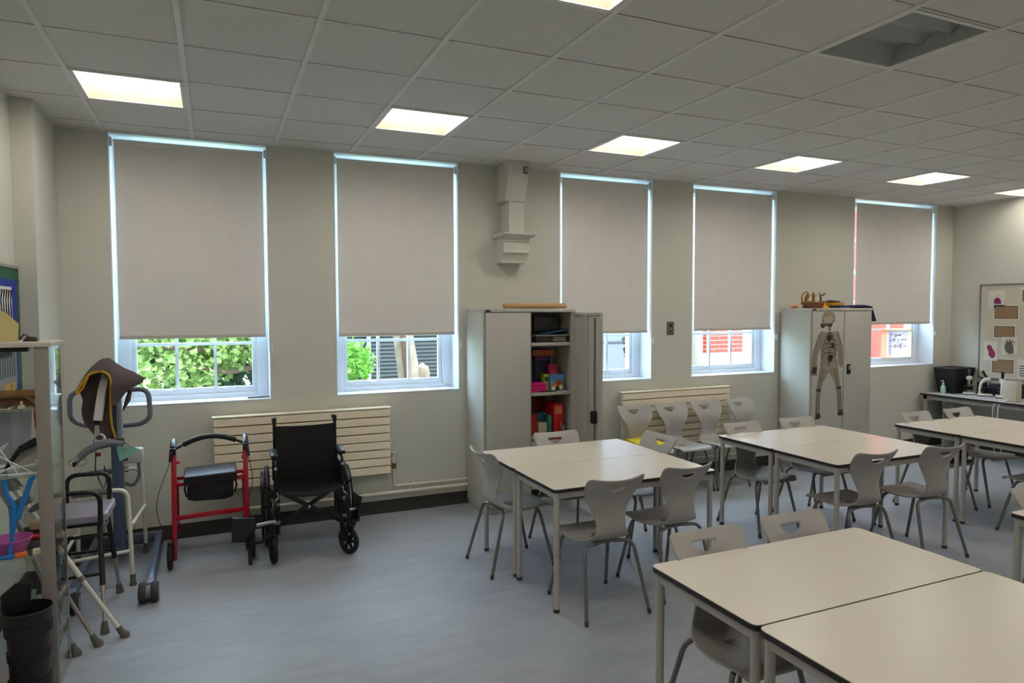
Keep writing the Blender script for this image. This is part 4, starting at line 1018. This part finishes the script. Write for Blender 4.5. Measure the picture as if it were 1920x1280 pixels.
# ------------------------------------------------------------------ crutches leaning in the corner
def crutch(label, foot, top, m):
    t = Thing('elbow_crutch', label, 'crutch', foot, group='elbow crutches leaning behind the cabinet')
    F_, T_ = Vector(foot), Vector(top); d_ = (T_-F_).normalized(); L = (T_-F_).length
    t.part('lower_tube', MB().tube([F_+d_*.03, F_+d_*L*.42], .0105, 10), m)
    t.part('upper_tube', MB().tube([F_+d_*L*.40, T_], .0135, 10), m)
    t.part('collar', MB().tube([F_+d_*L*.395, F_+d_*L*.425], .0155, 10), mat('grey_collar', (120, 118, 116), .5))
    t.part('rubber_foot', MB().tube([F_, F_+Vector((0, 0, .012)), F_+d_*.035, F_+d_*.07], [.024, .024, .018, .014], 12), GREYR)
    g_ = F_+d_*L*.86; sx = d_.cross(Vector((0, 1, 0))).normalized()
    t.part('hand_grip', MB().tube([g_, g_+Vector((.09, -.03, .06))], .016, 10), mat('grey_plastic_grip', (130, 132, 136), .5))
    pts = [T_ + Vector((.045*math.cos(a), .045*math.sin(a), .0)) for a in [R(40)+R(280)*k/12 for k in range(13)]]
    t.part('arm_cuff', MB().sheet([[p + d_*.0, p + d_*.06] for p in pts], .005), mat('grey_plastic_grip', (0,0,0)))
crutch('white elbow crutch with its foot farthest out on the floor', (.837, -1.425, 0), (.36, -1.44, .88), WALU)
crutch('aluminium elbow crutch in the middle of the leaning three', (.718, -1.482, 0), (.30, -1.46, .90), ALU)
crutch('aluminium elbow crutch closest to the glass cabinet foot', (.63, -1.555, 0), (.33, -1.56, .95), ALU)

# ------------------------------------------------------------------ glass display cabinet at the left edge
gc = Thing('display_cabinet', 'narrow glass display cabinet with aluminium posts at the left edge', 'cabinet', (.40, -1.75, 0))
X0, X1, Y0, Y1, ZT = .20, .616, -1.90, -1.62, 1.65
for x0, x1, y0, y1 in ((X1-.058, X1, Y0, Y0+.012), (X1-.012, X1, Y1-.012, Y1), (X0, X0+.03, Y0, Y0+.03), (X0, X0+.03, Y1-.03, Y1)):
    gc.part('post', B(x0, x1, y0, y1, .0, ZT-.02), ALUM, bevel=.003)
gc.part('top_panel', B(X0, X1+.012, Y0-.01, Y1+.012, ZT-.022, ZT), mat('off_white_board', (206, 200, 188), .5), bevel=.003)
gc.part('top_lamp', B(.36, .53, -1.86, -1.8, ZT-.045, ZT-.022), BPLAS, bevel=.006)
gc.part('base', MB().box(X0+.03, X1-.058, Y0, Y0+.02, .0, .03).box(X1-.02, X1, Y0+.03, Y1-.012, 0, .022).box(X0+.03, X1-.02, Y0+.03, Y1-.012, .0, .012), ALUM)
gc.part('glass_side', B(X1-.006, X1-.001, Y0+.031, Y1-.013, .023, ZT-.024), CGLASS)
gc.part('glass_back', B(X0+.03, X1-.013, Y1-.010, Y1-.005, .013, ZT-.024), CGLASS)
for z in (1.342, 1.034, .65): gc.part('glass_shelf', B(X0+.005, X1-.012, Y0+.005, Y1-.014, z-.008, z), CGLASS, bevel=.001)
# on the cabinet
cdx = MB().sheet([[(.40, -1.80, 1.651), (.40, -1.80, 1.80)], [(.43, -1.79, 1.651), (.43, -1.79, 1.79)], [(.475, -1.775, 1.651), (.48, -1.775, 1.735)]], .003)
solo('cream_card', 'cream card standing upright on the glass cabinet', 'card', cdx, mat('cream_card_stock', (216, 202, 140), .7))
ck = Thing('bulldog_clip', 'dark metal clip lying on top of the cabinet', 'clip', (.53, -1.78, ZT))
ck.part('clip_body', MB().prism([(.495, ZT), (.555, ZT), (.55, ZT+.02), (.515, ZT+.026)], 'y', -1.80, -1.76), mat('dark_bronze', (70, 62, 56), .4, metal=.3), bevel=.003)
ck.part('clip_handle', MB().tube([(.515, -1.78, ZT+.026), (.50, -1.78, ZT+.036), (.485, -1.78, ZT+.012)], .004, 6), mat('dark_bronze', (0,0,0)))
# top shelf
z = 1.342
rm = Thing('rolled_leather', 'brown rolled leather splint on the upper glass shelf', 'splint', (.48, -1.80, z))
TAN = mat('tan_leather', (142, 104, 66), .6, noise=.15, nscale=20)
rm.part('upper_roll', MB().lathe([(.012, .36), (.02, .365), (.02, .57), (.012, .575)], (0, -1.80, z+.062), 'x', 14), TAN)
rm.part('lower_roll', MB().lathe([(.012, .33), (.021, .335), (.021, .56), (.014, .565)], (0, -1.76, z+.021), 'x', 14), TAN)
rm.part('flap', MB().sheet([[(.51, -1.83, z+.05), (.51, -1.78, z+.05)], [(.545, -1.84, z+.02), (.55, -1.78, z+.03)], [(.578, -1.84, z+.025), (.578, -1.78, z+.035)]], .006), TAN)
rm.part('strap', MB().beam((.43, -1.845, z+.008), (.49, -1.84, z+.05), .02, .006), mat('dark_strap', (58, 46, 40), .7))
pg = Thing('small_socket', 'tiny white plastic clip on the upper glass shelf', 'clip', (.50, -1.87, z))
pg.part('clip_base', B(.487, .512, -1.885, -1.86, z, z+.018), mat('cream_plastic', (206, 192, 172), .5), bevel=.003)
pg.part('clip_stem', MB().lathe([(.006, z+.018), (.005, z+.035), (.001, z+.038)], (.50, -1.872, 0), n=8), mat('cream_plastic', (0,0,0)))
solo('wire_hook', 'bent steel wire lying on the upper glass shelf', 'wire', MB().tube([(.41, -1.88, z+.004), (.45, -1.885, z+.004), (.475, -1.87, z+.015), (.50, -1.845, z+.006)], .003, 6), CHROME)
# middle shelf
z = 1.034
wr = Thing('wire_rack', 'white wire sock aid rack on the middle glass shelf', 'rack', (.47, -1.80, z))
for a, b in (((.34, .006), (.53, .006)), ((.40, .15), (.47, .006)), ((.38, .006), (.47, .05)), ((.34, .09), (.44, .15)), ((.36, .13), (.52, .01)), ((.35, .03), (.43, .14)), ((.34, .02), (.55, .045))):
    wr.part('wire', MB().tube([(a[0], -1.87, z+a[1]), (b[0], -1.85, z+b[1])], .0028, 5), WHITE)
wr.part('wire', MB().tube(fillet([(.44, -1.87, z+.004), (.555, -1.87, z+.004), (.56, -1.86, z+.04), (.54, -1.83, z+.06)], .02), .003, 6), WHITE)
bk = Thing('black_brush', 'black handled brush lying on the middle glass shelf', 'brush', (.48, -1.76, z+.09))
bk.part('brush_head', MB().tube([(.46, -1.75, z+.10), (.53, -1.74, z+.135)], [.016, .02], 10), BPLAS)
bk.part('handle', MB().tube([(.46, -1.75, z+.10), (.41, -1.76, z+.02), (.40, -1.76, z+.008)], [.012, .009, .007], 8), BPLAS)
solo('grey_cloth_pad', 'speckled grey pad propped on the middle glass shelf', 'pad', MB().sheet([[(.44, -1.72, z+.004), (.45, -1.70, z+.10)], [(.50, -1.72, z+.004), (.505, -1.70, z+.115)], [(.545, -1.72, z+.004), (.55, -1.70, z+.06)]], .018), mat('speckled_grey', (168, 164, 152), .8, noise=.2, nscale=40))
solo('plastic_bag', 'clear plastic bag hanging at the back of cabinet', 'bag', MB().sheet([[(.36, -1.68, z+.30), (.36, -1.67, z+.02)], [(.42, -1.70, z+.30), (.42, -1.70, z+.02)], [(.46, -1.68, z+.29), (.46, -1.67, z+.03)], [(.50, -1.68, z+.28), (.49, -1.68, z+.06)]], .003), mat('cloudy_bag', (176, 182, 190), .3))
solo('red_ribbon', 'small red and white ribbon beside the plastic bag', 'ribbon', MB().prism([(.50, z+.30), (.525, z+.30), (.525, z+.22), (.505, z+.18)], 'y', -1.66, -1.655), mat('red_ribbon_fabric', (196, 36, 40), .7))
# lower shelf
z = .65
bt = Thing('reaching_aid', 'bright blue plastic reaching aid standing on the lower shelf', 'reaching aid', (.45, -1.85, z))
BLU = mat('bright_blue_plastic', (32, 126, 204), .35)
bt.part('handle', MB().tube([(.445, -1.87, z+.16), (.46, -1.875, z+.24), (.43, -1.87, z+.30), (.42, -1.865, z+.37)], [.010, .014, .010, .012], 8), BLU)
bt.part('handle', MB().tube([(.465, -1.87, z+.18), (.50, -1.87, z+.28), (.525, -1.865, z+.36), (.54, -1.86, z+.375)], [.014, .012, .012, .010], 8), BLU)
bt.part('shaft', MB().tube([(.435, -1.875, z+.006), (.445, -1.87, z+.10), (.455, -1.87, z+.2)], [.010, .009, .018], 8), BLU)
bt.part('bridge', MB().obox((.46, -1.872, z+.215), (.05, .012, .03)), BLU, bevel=.005)
pb = Thing('pink_bowl', 'translucent pink plastic bowl on the lower shelf', 'bowl', (.43, -1.80, z))
pb.part('bowl', MB().lathe([(.045, 0), (.05, .004), (.085, .075), (.082, .075), (.046, .008)], (.425, -1.80, z), n=24), mat('pink_plastic', (196, 96, 176), .35))
pb.part('bowl_rim', MB().ring((.425, -1.80, z+.075), .084, .003, 'z', 28, 6), mat('pink_plastic', (0,0,0)))
def handle(name, label, a, b, r, rgb):
    t = Thing(name, label, 'handle', (a[0], a[1], z)); d_ = Vector(b)-Vector(a)
    t.part('grip', MB().tube([a, Vector(a)+d_*.05, Vector(a)+d_*.95, b], [r*.6, r, r, r*.6], 10), mat('grip_%s' % name, rgb, .4))
    t.part('end_cap', MB().tube([b, Vector(b)+d_*.06], [r*.7, r*.5], 8), mat('grip_%s' % name, (0,0,0)))
handle('red_grip', 'red plastic grip lying on the lower glass shelf', (.49, -1.74, z+.052), (.56, -1.73, z+.054), .014, (206, 28, 36))
solo('wooden_block', 'small tan wooden block above the red grip', 'block', MB().obox((.525, -1.70, z+.10), (.09, .06, .035), (0, .1, .2)), mat('pale_wood', (176, 150, 108), .6), bevel=.004)
solo('grey_tray', 'dark grey tray under the wooden block', 'tray', MB().box(.48, .60, -1.77, -1.66, z, z+.035).box(.44, .60, -1.655, -1.64, z, z+.08), mat('dark_grey_tray', (92, 88, 88), .6), bevel=.006)
solo('orange_sponge', 'small orange sponge piece on the lower shelf', 'sponge', MB().obox((.475, -1.865, z+.010), (.05, .04, .02), (0, 0, .3)), mat('orange_foam', (230, 120, 50), .8), bevel=.005)
solo('cream_sponge', 'small cream sponge piece on the lower shelf', 'sponge', MB().obox((.535, -1.85, z+.013), (.035, .035, .026), (0, 0, .2)), mat('cream_foam', (228, 220, 190), .8), bevel=.006)
handle('blue_grip', 'short blue foam tube lying at the shelf front', (.40, -1.885, z+.012), (.455, -1.888, z+.012), .011, (44, 120, 196))
# boot on the floor in front of it
ob = Thing('walking_boot', 'tall black orthopaedic walking boot standing before the glass cabinet', 'boot', (.53, -2.06, 0))
prof = [(.07, .02), (.075, .12), (.078, .28), (.085, .40), (.095, .47), (.092, .475), (.08, .40)]
ob.part('shaft', MB().lathe(prof, (.535, -2.05, 0), n=24), BFAB)
ob.part('sole', MB().prism([(p.x, p.y) for p in fillet([(.46, -2.28, 0), (.61, -2.28, 0), (.61, -1.98, 0), (.46, -1.98, 0)], .06, 4, True)], 'z', 0, .035), RUB, bevel=.006)
ob.part('foot_shell', MB().obox((.535, -2.15, .085), (.13, .22, .10)), BFAB, bevel=.035, segs=3)
for zz in (.14, .27, .385):
    rs_ = .0765+.07*max(0, zz-.26)
    ob.part('strap', MB().lathe([(rs_, zz-.022), (rs_+.005, zz-.02), (rs_+.007, zz+.02), (rs_+.002, zz+.022)], (.535, -2.05, 0), n=24, caps=False), mat('black_webbing', (30, 29, 33), .8))
ob.part('tongue', MB().sheet([[(.43, -2.03, .42), (.43, -2.02, .53)], [(.47, -2.0, .44), (.48, -1.99, .57)], [(.53, -1.99, .44), (.54, -1.985, .565)]], .016), BFAB)
wbx = Thing('white_carton', 'white carton at the bottom left edge beside the boot', 'carton', (.34, -2.22, 0))
wbx.part('carton', B(.24, .425, -2.26, -2.16, 0, .33), PAPER, bevel=.004)
wbx.part('carton_flap', MB().obox((.40, -2.21, .345), (.05, .09, .004), (0, .4, 0)), PAPER)

# ------------------------------------------------------------------ notice board on the left wall
nb = Thing('notice_board', 'green notice board with blue backing paper on left wall', 'notice board', (XL, -1.1, 1.27))
nb.part('green_border', B(XL, XL+.016, -2.0, -.452, 1.27, 2.055), mat('green_felt', (44, 104, 74), .9))
nb.part('frame', MB().box(XL, XL+.022, -2.0, -.444, 2.055, 2.075).box(XL, XL+.022, -2.0, -.444, 1.25, 1.27).box(XL, XL+.022, -.452, -.444, 1.27, 2.055), ALU)
nb.part('backing_paper', B(XL+.016, XL+.018, -1.95, -.50, 1.31, 1.975), mat('royal_blue_paper', (28, 52, 150), .8))
sc_ = MB()
for k in range(30): sc_.prism([(-1.93+k*.05, 1.975), (-1.905+k*.05, 1.992), (-1.88+k*.05, 1.975)], 'x', XL+.016, XL+.018)
nb.part('scalloped_edge', sc_, mat('royal_blue_paper', (0,0,0)))
zb = Thing('striped_print', 'white sheet with black curved stripes on the notice board', 'poster', (XL+.02, -.8, 1.66))
zb.part('sheet', B(XL+.018, XL+.020, -1.0, -.615, 1.67, 1.94), PAPER)
for k in range(7):
    y0 = -.97+k*.05
    zb.part('stripe', MB().tube([(XL+.0205, y0, 1.69), (XL+.0205, y0+.02, 1.78), (XL+.0205, y0+.015, 1.86), (XL+.0205, y0+.04, 1.92)], [.003, .006, .004, .007], 5), mat('black_ink', (24, 24, 26), .8))
solo('pinned_photo', 'faded pinkish photo pinned below the striped print', 'photo', B(XL+.018, XL+.020, -.95, -.66, 1.52, 1.64), mat('pinkish_photo', (176, 128, 120), .6, noise=.3, nscale=20))
ct = Thing('cutlery_chart', 'grey chart with rows of cutlery pinned behind the cabinet', 'poster', (XL+.02, -.75, 1.30))
ct.part('sheet', B(XL+.018, XL+.020, -1.05, -.56, 1.315, 1.60), mat('grey_chart_paper', (150, 154, 160), .8))
for k in range(9): ct.part('printed_knife', B(XL+.0195, XL+.0215, -1.02+k*.05, -1.0+k*.05, 1.40, 1.57), mat('chart_print_dark', (78, 82, 92), .7))
for k in range(2): solo('yellow_note', f'yellow note, {["left", "right"][k]} one below the cutlery chart', 'note', B(XL+.021, XL+.023, -.86+k*.17, -.73+k*.11, 1.275, 1.365), mat('yellow_note_paper', (222, 176, 40), .7))

# ------------------------------------------------------------------ bench and things on the right
bn = Thing('side_bench', 'grey topped bench with dark edge along the right wall', 'bench', (9.93, -1.2, 0))
bt_ = bn.part('worktop', B(9.62, XR-.005, -2.6, .2, .695, .71), mat('grey_worktop', (186, 184, 186), .4))
bn.part('edge_strip', B(9.612, 9.62, -2.6, .2, .688, .71), EDGE, parent=bt_)
bn.part('front_rail', B(9.65, 9.68, -2.58, .18, .635, .695), TLEG)
for y in (.16, -1.2, -2.55):
    bn.part('leg', B(9.65, 9.69, y-.02, y+.02, 0, .695), TLEG); bn.part('leg', B(10.15, 10.19, y-.02, y+.02, 0, .695), TLEG)
bn.part('end_panel', B(9.95, 10.14, .10, .13, .0, .69), mat('pale_panel', (180, 186, 192), .5))
zb_ = .711
bx_ = Thing('black_crate', 'black tapered crate standing on the bench in the corner', 'crate', (10.0, .03, zb_))
def frus(x0, x1, y0, y1, z0, x2, x3, y2, y3, z1):
    return MB().add([(x0,y0,z0),(x1,y0,z0),(x1,y1,z0),(x0,y1,z0),(x2,y2,z1),(x3,y2,z1),(x3,y3,z1),(x2,y3,z1)], [(0,3,2,1),(4,5,6,7),(0,1,5,4),(1,2,6,5),(2,3,7,6),(3,0,4,7)])
bx_.part('body', frus(9.90, 10.2, -.06, .16, zb_, 9.84, 10.23, -.10, .19, zb_+.32), mat('black_crate_plastic', (14, 12, 18), .5), bevel=.008)
bx_.part('rim', MB().tube(fillet([(9.84, -.10, zb_+.32), (10.23, -.10, zb_+.32), (10.23, .19, zb_+.32), (9.84, .19, zb_+.32)], .02, 3, True), .008, 6, closed=True), mat('black_crate_plastic', (0,0,0)))
so = Thing('soap_dispenser', 'pale green pump soap bottle on the bench', 'bottle', (9.83, .05, zb_))
so.part('bottle', MB().lathe([(.026, 0), (.03, .004), (.03, .075), (.024, .095), (.012, .105), (.012, .112)], (9.83, .045, zb_), n=18), mat('mint_liquid', (170, 206, 186), .25))
so.part('pump', MB().lathe([(.014, .112), (.014, .13), (.006, .132), (.006, .16)], (9.83, .045, zb_), n=12).tube([(9.83, .045, zb_+.16), (9.80, .055, zb_+.158)], .006, 8), WHITE)
def microscope():
    t = Thing('microscope', local=True)
    W_ = mat('white_enamel', (224, 222, 214), .3)
    t.part('base', MB().prism([(p.x, p.y) for p in fillet([(-.06, -.07, 0), (.09, -.06, 0), (.09, .06, 0), (-.06, .07, 0)], .03, 4, True)], 'z', .008, .03), W_, bevel=.006)
    t.part('base_pad', B(-.055, .085, -.06, .06, 0, .01), BPLAS)
    t.part('arm', MB().tube([(.06, 0, .03), (.065, 0, .10), (.055, 0, .16), (.02, 0, .20), (-.005, 0, .215)], [.022, .018, .018, .02, .022], 10), W_)
    t.part('stage', B(-.06, .05, -.05, .05, .10, .112), BPLAS, bevel=.002)
    t.part('head', MB().lathe([(.03, .19), (.034, .2), (.034, .225), (.02, .235)], (-.01, 0, 0), n=16), W_)
    t.part('nosepiece', MB().lathe([(.012, .13), (.014, .17), (.022, .19)], (-.02, 0, 0), n=12), CHROME)
    t.part('eyepiece', MB().tube([(-.005, 0, .225), (.025, 0, .27), (.045, 0, .31)], [.016, .015, .019], 12), BPLAS)
    t.part('focus_knob', MB().lathe([(.018, -.045), (.018, .045)], (.05, 0, .07), 'y', 14), BPLAS)
    return t.o
ms = microscope()
for k, (x, y, rz, lab) in enumerate(((10.0, -.17, .6, 'white microscope beside the black crate'), (10.03, -.36, PI*.75, 'white microscope in the middle of the bench row'), (10.03, -.545, -2.6, 'white microscope beside the tall white unit'))):
    o = ms if k == 0 else dup(ms, (x, y, zb_))
    o.location = (x, y, zb_); o.rotation_euler = (0, 0, rz); tag(o, lab, 'microscope', 'microscopes on the bench')
wu = Thing('white_power_unit', 'tall white box unit with trailing white cable on the bench', 'unit', (9.80, -.80, zb_))
wu.part('housing', B(9.74, 9.86, -.86, -.72, zb_, zb_+.245), mat('ivory_plastic', (216, 208, 192), .45), bevel=.01)
wu.part('top_vent', B(9.75, 9.85, -.85, -.73, zb_+.245, zb_+.252), mat('grey_vent', (120, 116, 110), .5))
wu.part('cable', MB().tube(fillet([(9.73, -.78, zb_+.02), (9.60, -.76, zb_-.02), (9.60, -.75, .45), (9.62, -.77, .2), (9.7, -.8, .004)], .05), .005, 6).tube(fillet([(9.73, -.76, zb_+.01), (9.595, -.70, zb_-.04), (9.61, -.69, .3), (9.66, -.72, .004)], .05), .004, 6), WHITE)
for k, (y0, y1, hh) in enumerate(((-.46, -.16, .15), (-.72, -.49, .17))):
    solo('black_tray', ['black tray leaning behind the middle microscope', 'black tray leaning behind the right microscope'][k], 'tray', MB().box(10.17, 10.20, y0, y1, zb_, zb_+hh).box(10.15, 10.17, y0, y1, zb_, zb_+.02), BPLAS, bevel=.004, group='black trays on the bench')
solo('clutter_box', 'small brown box of parts at the bench right end', 'box', MB().box(9.92, 10.05, -1.05, -.90, zb_, zb_+.06).box(9.93, 10.0, -1.0, -.93, zb_+.06, zb_+.11), mat('brown_grey_parts', (120, 104, 92), .6), bevel=.006)
# pin board
pn = Thing('pin_board', 'cream pin board with student drawings on the right wall', 'pin board', (XR, -1.2, .91))
pn.part('board', B(XR-.016, XR, -2.4, -.142, .925, 2.08), mat('cream_board', (206, 198, 180), .8, noise=.05, nscale=6))
pn.part('frame', MB().box(XR-.024, XR, -.142, -.128, .91, 2.095).box(XR-.024, XR, -2.4, -.142, 2.08, 2.095).box(XR-.024, XR, -2.4, -.142, .91, .925), mat('grey_aluminium_frame', (120, 120, 118), .4, metal=.4))
xb2 = XR-.017
def YZ(px, py): return (-.15-(px-1842)*.0062, 2.09-(py-533)*.00655)      # drawing units on the board
def pin(name, label, x0, y0, x1, y1, rgb, proud=.002, cat='drawing'):
    (ya, za), (yb2, zb2) = YZ(x0, y0), YZ(x1, y1)
    t = Thing(name, label, cat, (xb2, (ya+yb2)/2, zb2))
    t.part('sheet', B(xb2-proud, xb2, min(ya, yb2), max(ya, yb2), zb2, za), mat('sheet_%d_%d_%d' % rgb, rgb, .8))
    return t
def blob(t, name, pts, rgb, pr=.004):
    t.part(name, MB().prism([YZ(*p) for p in pts], 'x', xb2-pr, xb2-pr+.002), mat('ink_%d_%d_%d' % rgb, rgb, .8))
PW = (222, 216, 204)
t = pin('cell_drawing', 'purple spiky cell drawing at the top of the pin board', 1855, 545, 1886, 578, PW)
blob(t, 'purple_cell', [(1866, 562), (1872, 557), (1878, 561), (1880, 569), (1877, 570), (1867, 570)], (128, 36, 96))
for k in range(8):
    a = R(200+k*20-30); blob(t, 'ink_spike', [(1873+9*math.cos(a), 564+8*math.sin(a)), (1873+13*math.cos(a), 564+12*math.sin(a)), (1873.6+13*math.cos(a), 564.6+12*math.sin(a))], (70, 40, 60))
tans = [((1866, 572, 1913, 600), 'upper'), ((1866, 610, 1908, 635), 'middle'), ((1864, 673, 1908, 702), 'lower')]
for (a, b, c_, d_), nm in tans:
    t = pin('brown_panel', f'tan paper panel in white border, {nm} one on the pin board', a, b, c_, d_, PW)
    blob(t, 'tan_paper', [(a+3, b+3), (c_-3, b+3), (c_-3, d_-3), (a+3, d_-3)], (150, 122, 92), .0045); blob(t, 'dark_outline', [(a+2, b+2), (c_-2, b+2), (c_-2, d_-2), (a+2, d_-2)], (74, 58, 44), .0035)
t = pin('brown_panel', 'tan paper panel cut by the frame at upper right', 1916, 540, 1945, 568, PW); blob(t, 'tan_paper', [(1918, 545), (1943, 545), (1943, 566), (1918, 566)], (150, 112, 76))
t = pin('organelle_drawing', 'magenta bean shaped drawing on a small sheet', 1850, 641, 1876, 678, PW, .006)
blob(t, 'magenta_bean', [(1856, 650), (1859, 648), (1863, 649), (1867, 656), (1871, 661), (1872, 668), (1869, 673), (1864, 673), (1859, 668), (1859, 661), (1856, 656)], (144, 36, 92), .008)
t = pin('creature_drawing', 'black spiky creature drawing on the pin board', 1883, 632, 1913, 665, PW, .006)
blob(t, 'grey_body', [(1889, 648), (1893, 641), (1901, 640), (1905, 648), (1906, 662), (1898, 664), (1892, 660), (1889, 654)], (104, 96, 90), .008)
for k in range(7):
    a = R(195+k*25); blob(t, 'black_spike', [(1897+8*math.cos(a), 648+7*math.sin(a)), (1897.5+14*math.cos(a), 648+13*math.sin(a)), (1899+13*math.cos(a), 648+12*math.sin(a)), (1899+8*math.cos(a), 648+7*math.sin(a))], (40, 38, 38), .007)
t = pin('note_sheet', 'white sheet of written notes at the right edge', 1914, 672, 1940, 708, PW)
for k in range(5):
    blob(t, 'ink_line', [(1917, 684+k*4.5), (1926+(k % 3), 684+k*4.5), (1926+(k % 3), 685.6+k*4.5), (1917, 685.6+k*4.5)], (60, 56, 56))

# sheet taped to the fifth window
yg = YW+.215
ws = Thing('window_sign', 'handwritten sign on pink and cream paper in the fifth window', 'sign', (9.25, yg, 1.17))
def film(name, rgb):
    m = mat(name, rgb, .8); nt = m.node_tree; out = [n for n in nt.nodes if n.type == 'OUTPUT_MATERIAL'][0]
    tr_ = nt.nodes.new('ShaderNodeBsdfTranslucent'); tr_.inputs[0].default_value = (*lin(rgb), 1); mx = nt.nodes.new('ShaderNodeMixShader'); mx.inputs[0].default_value = .75
    nt.links.new(nt.nodes['Principled BSDF'].outputs[0], mx.inputs[1]); nt.links.new(tr_.outputs[0], mx.inputs[2]); nt.links.new(mx.outputs[0], out.inputs[0]); return m
sx0, sx1, sz0, sz1 = 9.215, 9.80, 1.15, 1.53
CF = film('cream_film', (248, 232, 212)); lx0, lx1, lz0, lz1 = sx0+.11, sx1-.07, sz0+.045, sz1-.03
ws.part('cream_sheet', MB().box(sx0+.10, sx1, yg-.003, yg, sz0, lz0).box(sx0+.10, sx1, yg-.003, yg, lz1, sz1).box(sx0+.10, lx0, yg-.003, yg, lz0, lz1).box(lx1, sx1, yg-.003, yg, lz0, lz1), CF)
ws.part('pink_strip', B(sx0, sx0+.10, yg-.003, yg, sz0, sz1), film('salmon_film', (252, 200, 180)))
ws.part('lilac_panel', B(lx0, lx1, yg-.004, yg-.001, lz0, lz1), film('lilac_film', (222, 216, 228)))
SW, SH = sx1-sx0, sz1-sz0
def mark(u, v, w_, h_, rgb, rot=0):
    # u, v in 0..1 of the sign
    ws.part('lettering', MB().obox((sx0+u*SW, yg-.0075, sz0+(1-v)*SH), (w_*SW, .0015, h_*SH), (0, rot, 0)), mat('sign_ink_%d_%d_%d' % rgb, rgb, .7))
DK, RD, BR = (64, 56, 70), (196, 52, 70), (150, 90, 70)
ws.part('lettering', MB().ring((sx0+.45*SW, yg-.0075, sz0+.77*SH), .015, .005, 'y', 14, 5), mat('sign_ink_150_90_70', BR, .7))
for u in (.52, .57, .61): mark(u, .22, .03, .05, BR, .5)
for u in (.29, .33, .37): mark(u, .2, .02, .03, DK)
mark(.70, .18, .08, .012, (150, 146, 160))
for u, h_ in ((.27, .04), (.30, .05), (.33, .05)): mark(u, .40, .012, h_, DK, .3)
mark(.375, .39, .016, .12, DK, .25); mark(.42, .38, .016, .13, DK, -.1); mark(.40, .345, .06, .02, DK)
for u in (.50, .53, .56): mark(u, .39, .012, .05, DK)
for u in (.63, .67, .70, .74, .78): mark(u, .38, .02, .06, (190, 130, 140), .2)
mark(.53, .48, .1, .014, DK)
for u, h_, c_ in ((.41, .1, DK), (.45, .14, RD), (.5, .09, RD), (.54, .09, RD), (.59, .16, RD), (.63, .17, DK)): mark(u, .60, .018, h_, c_, .15 if u < .5 else -.08)
mark(.65, .52, .07, .018, RD)
for u in (.28, .31, .35, .71, .75, .78): mark(u, .60, .014, .05, RD, .3)
# little hook tool on the first sill
hk = Thing('sash_pole_hook', 'small dark metal hook lying on the leftmost window sill', 'hook', (1.65, .30, SILL+.012))
hk.part('shaft', MB().tube([(1.56, .285, SILL+.020), (1.70, .30, SILL+.020)], .006, 6), mat('gunmetal', (60, 62, 68), .35, metal=.7))
hk.part('hook_loop', MB().ring((1.715, .302, SILL+.019), .014, .004, 'z', 14, 6), mat('gunmetal', (0,0,0)))
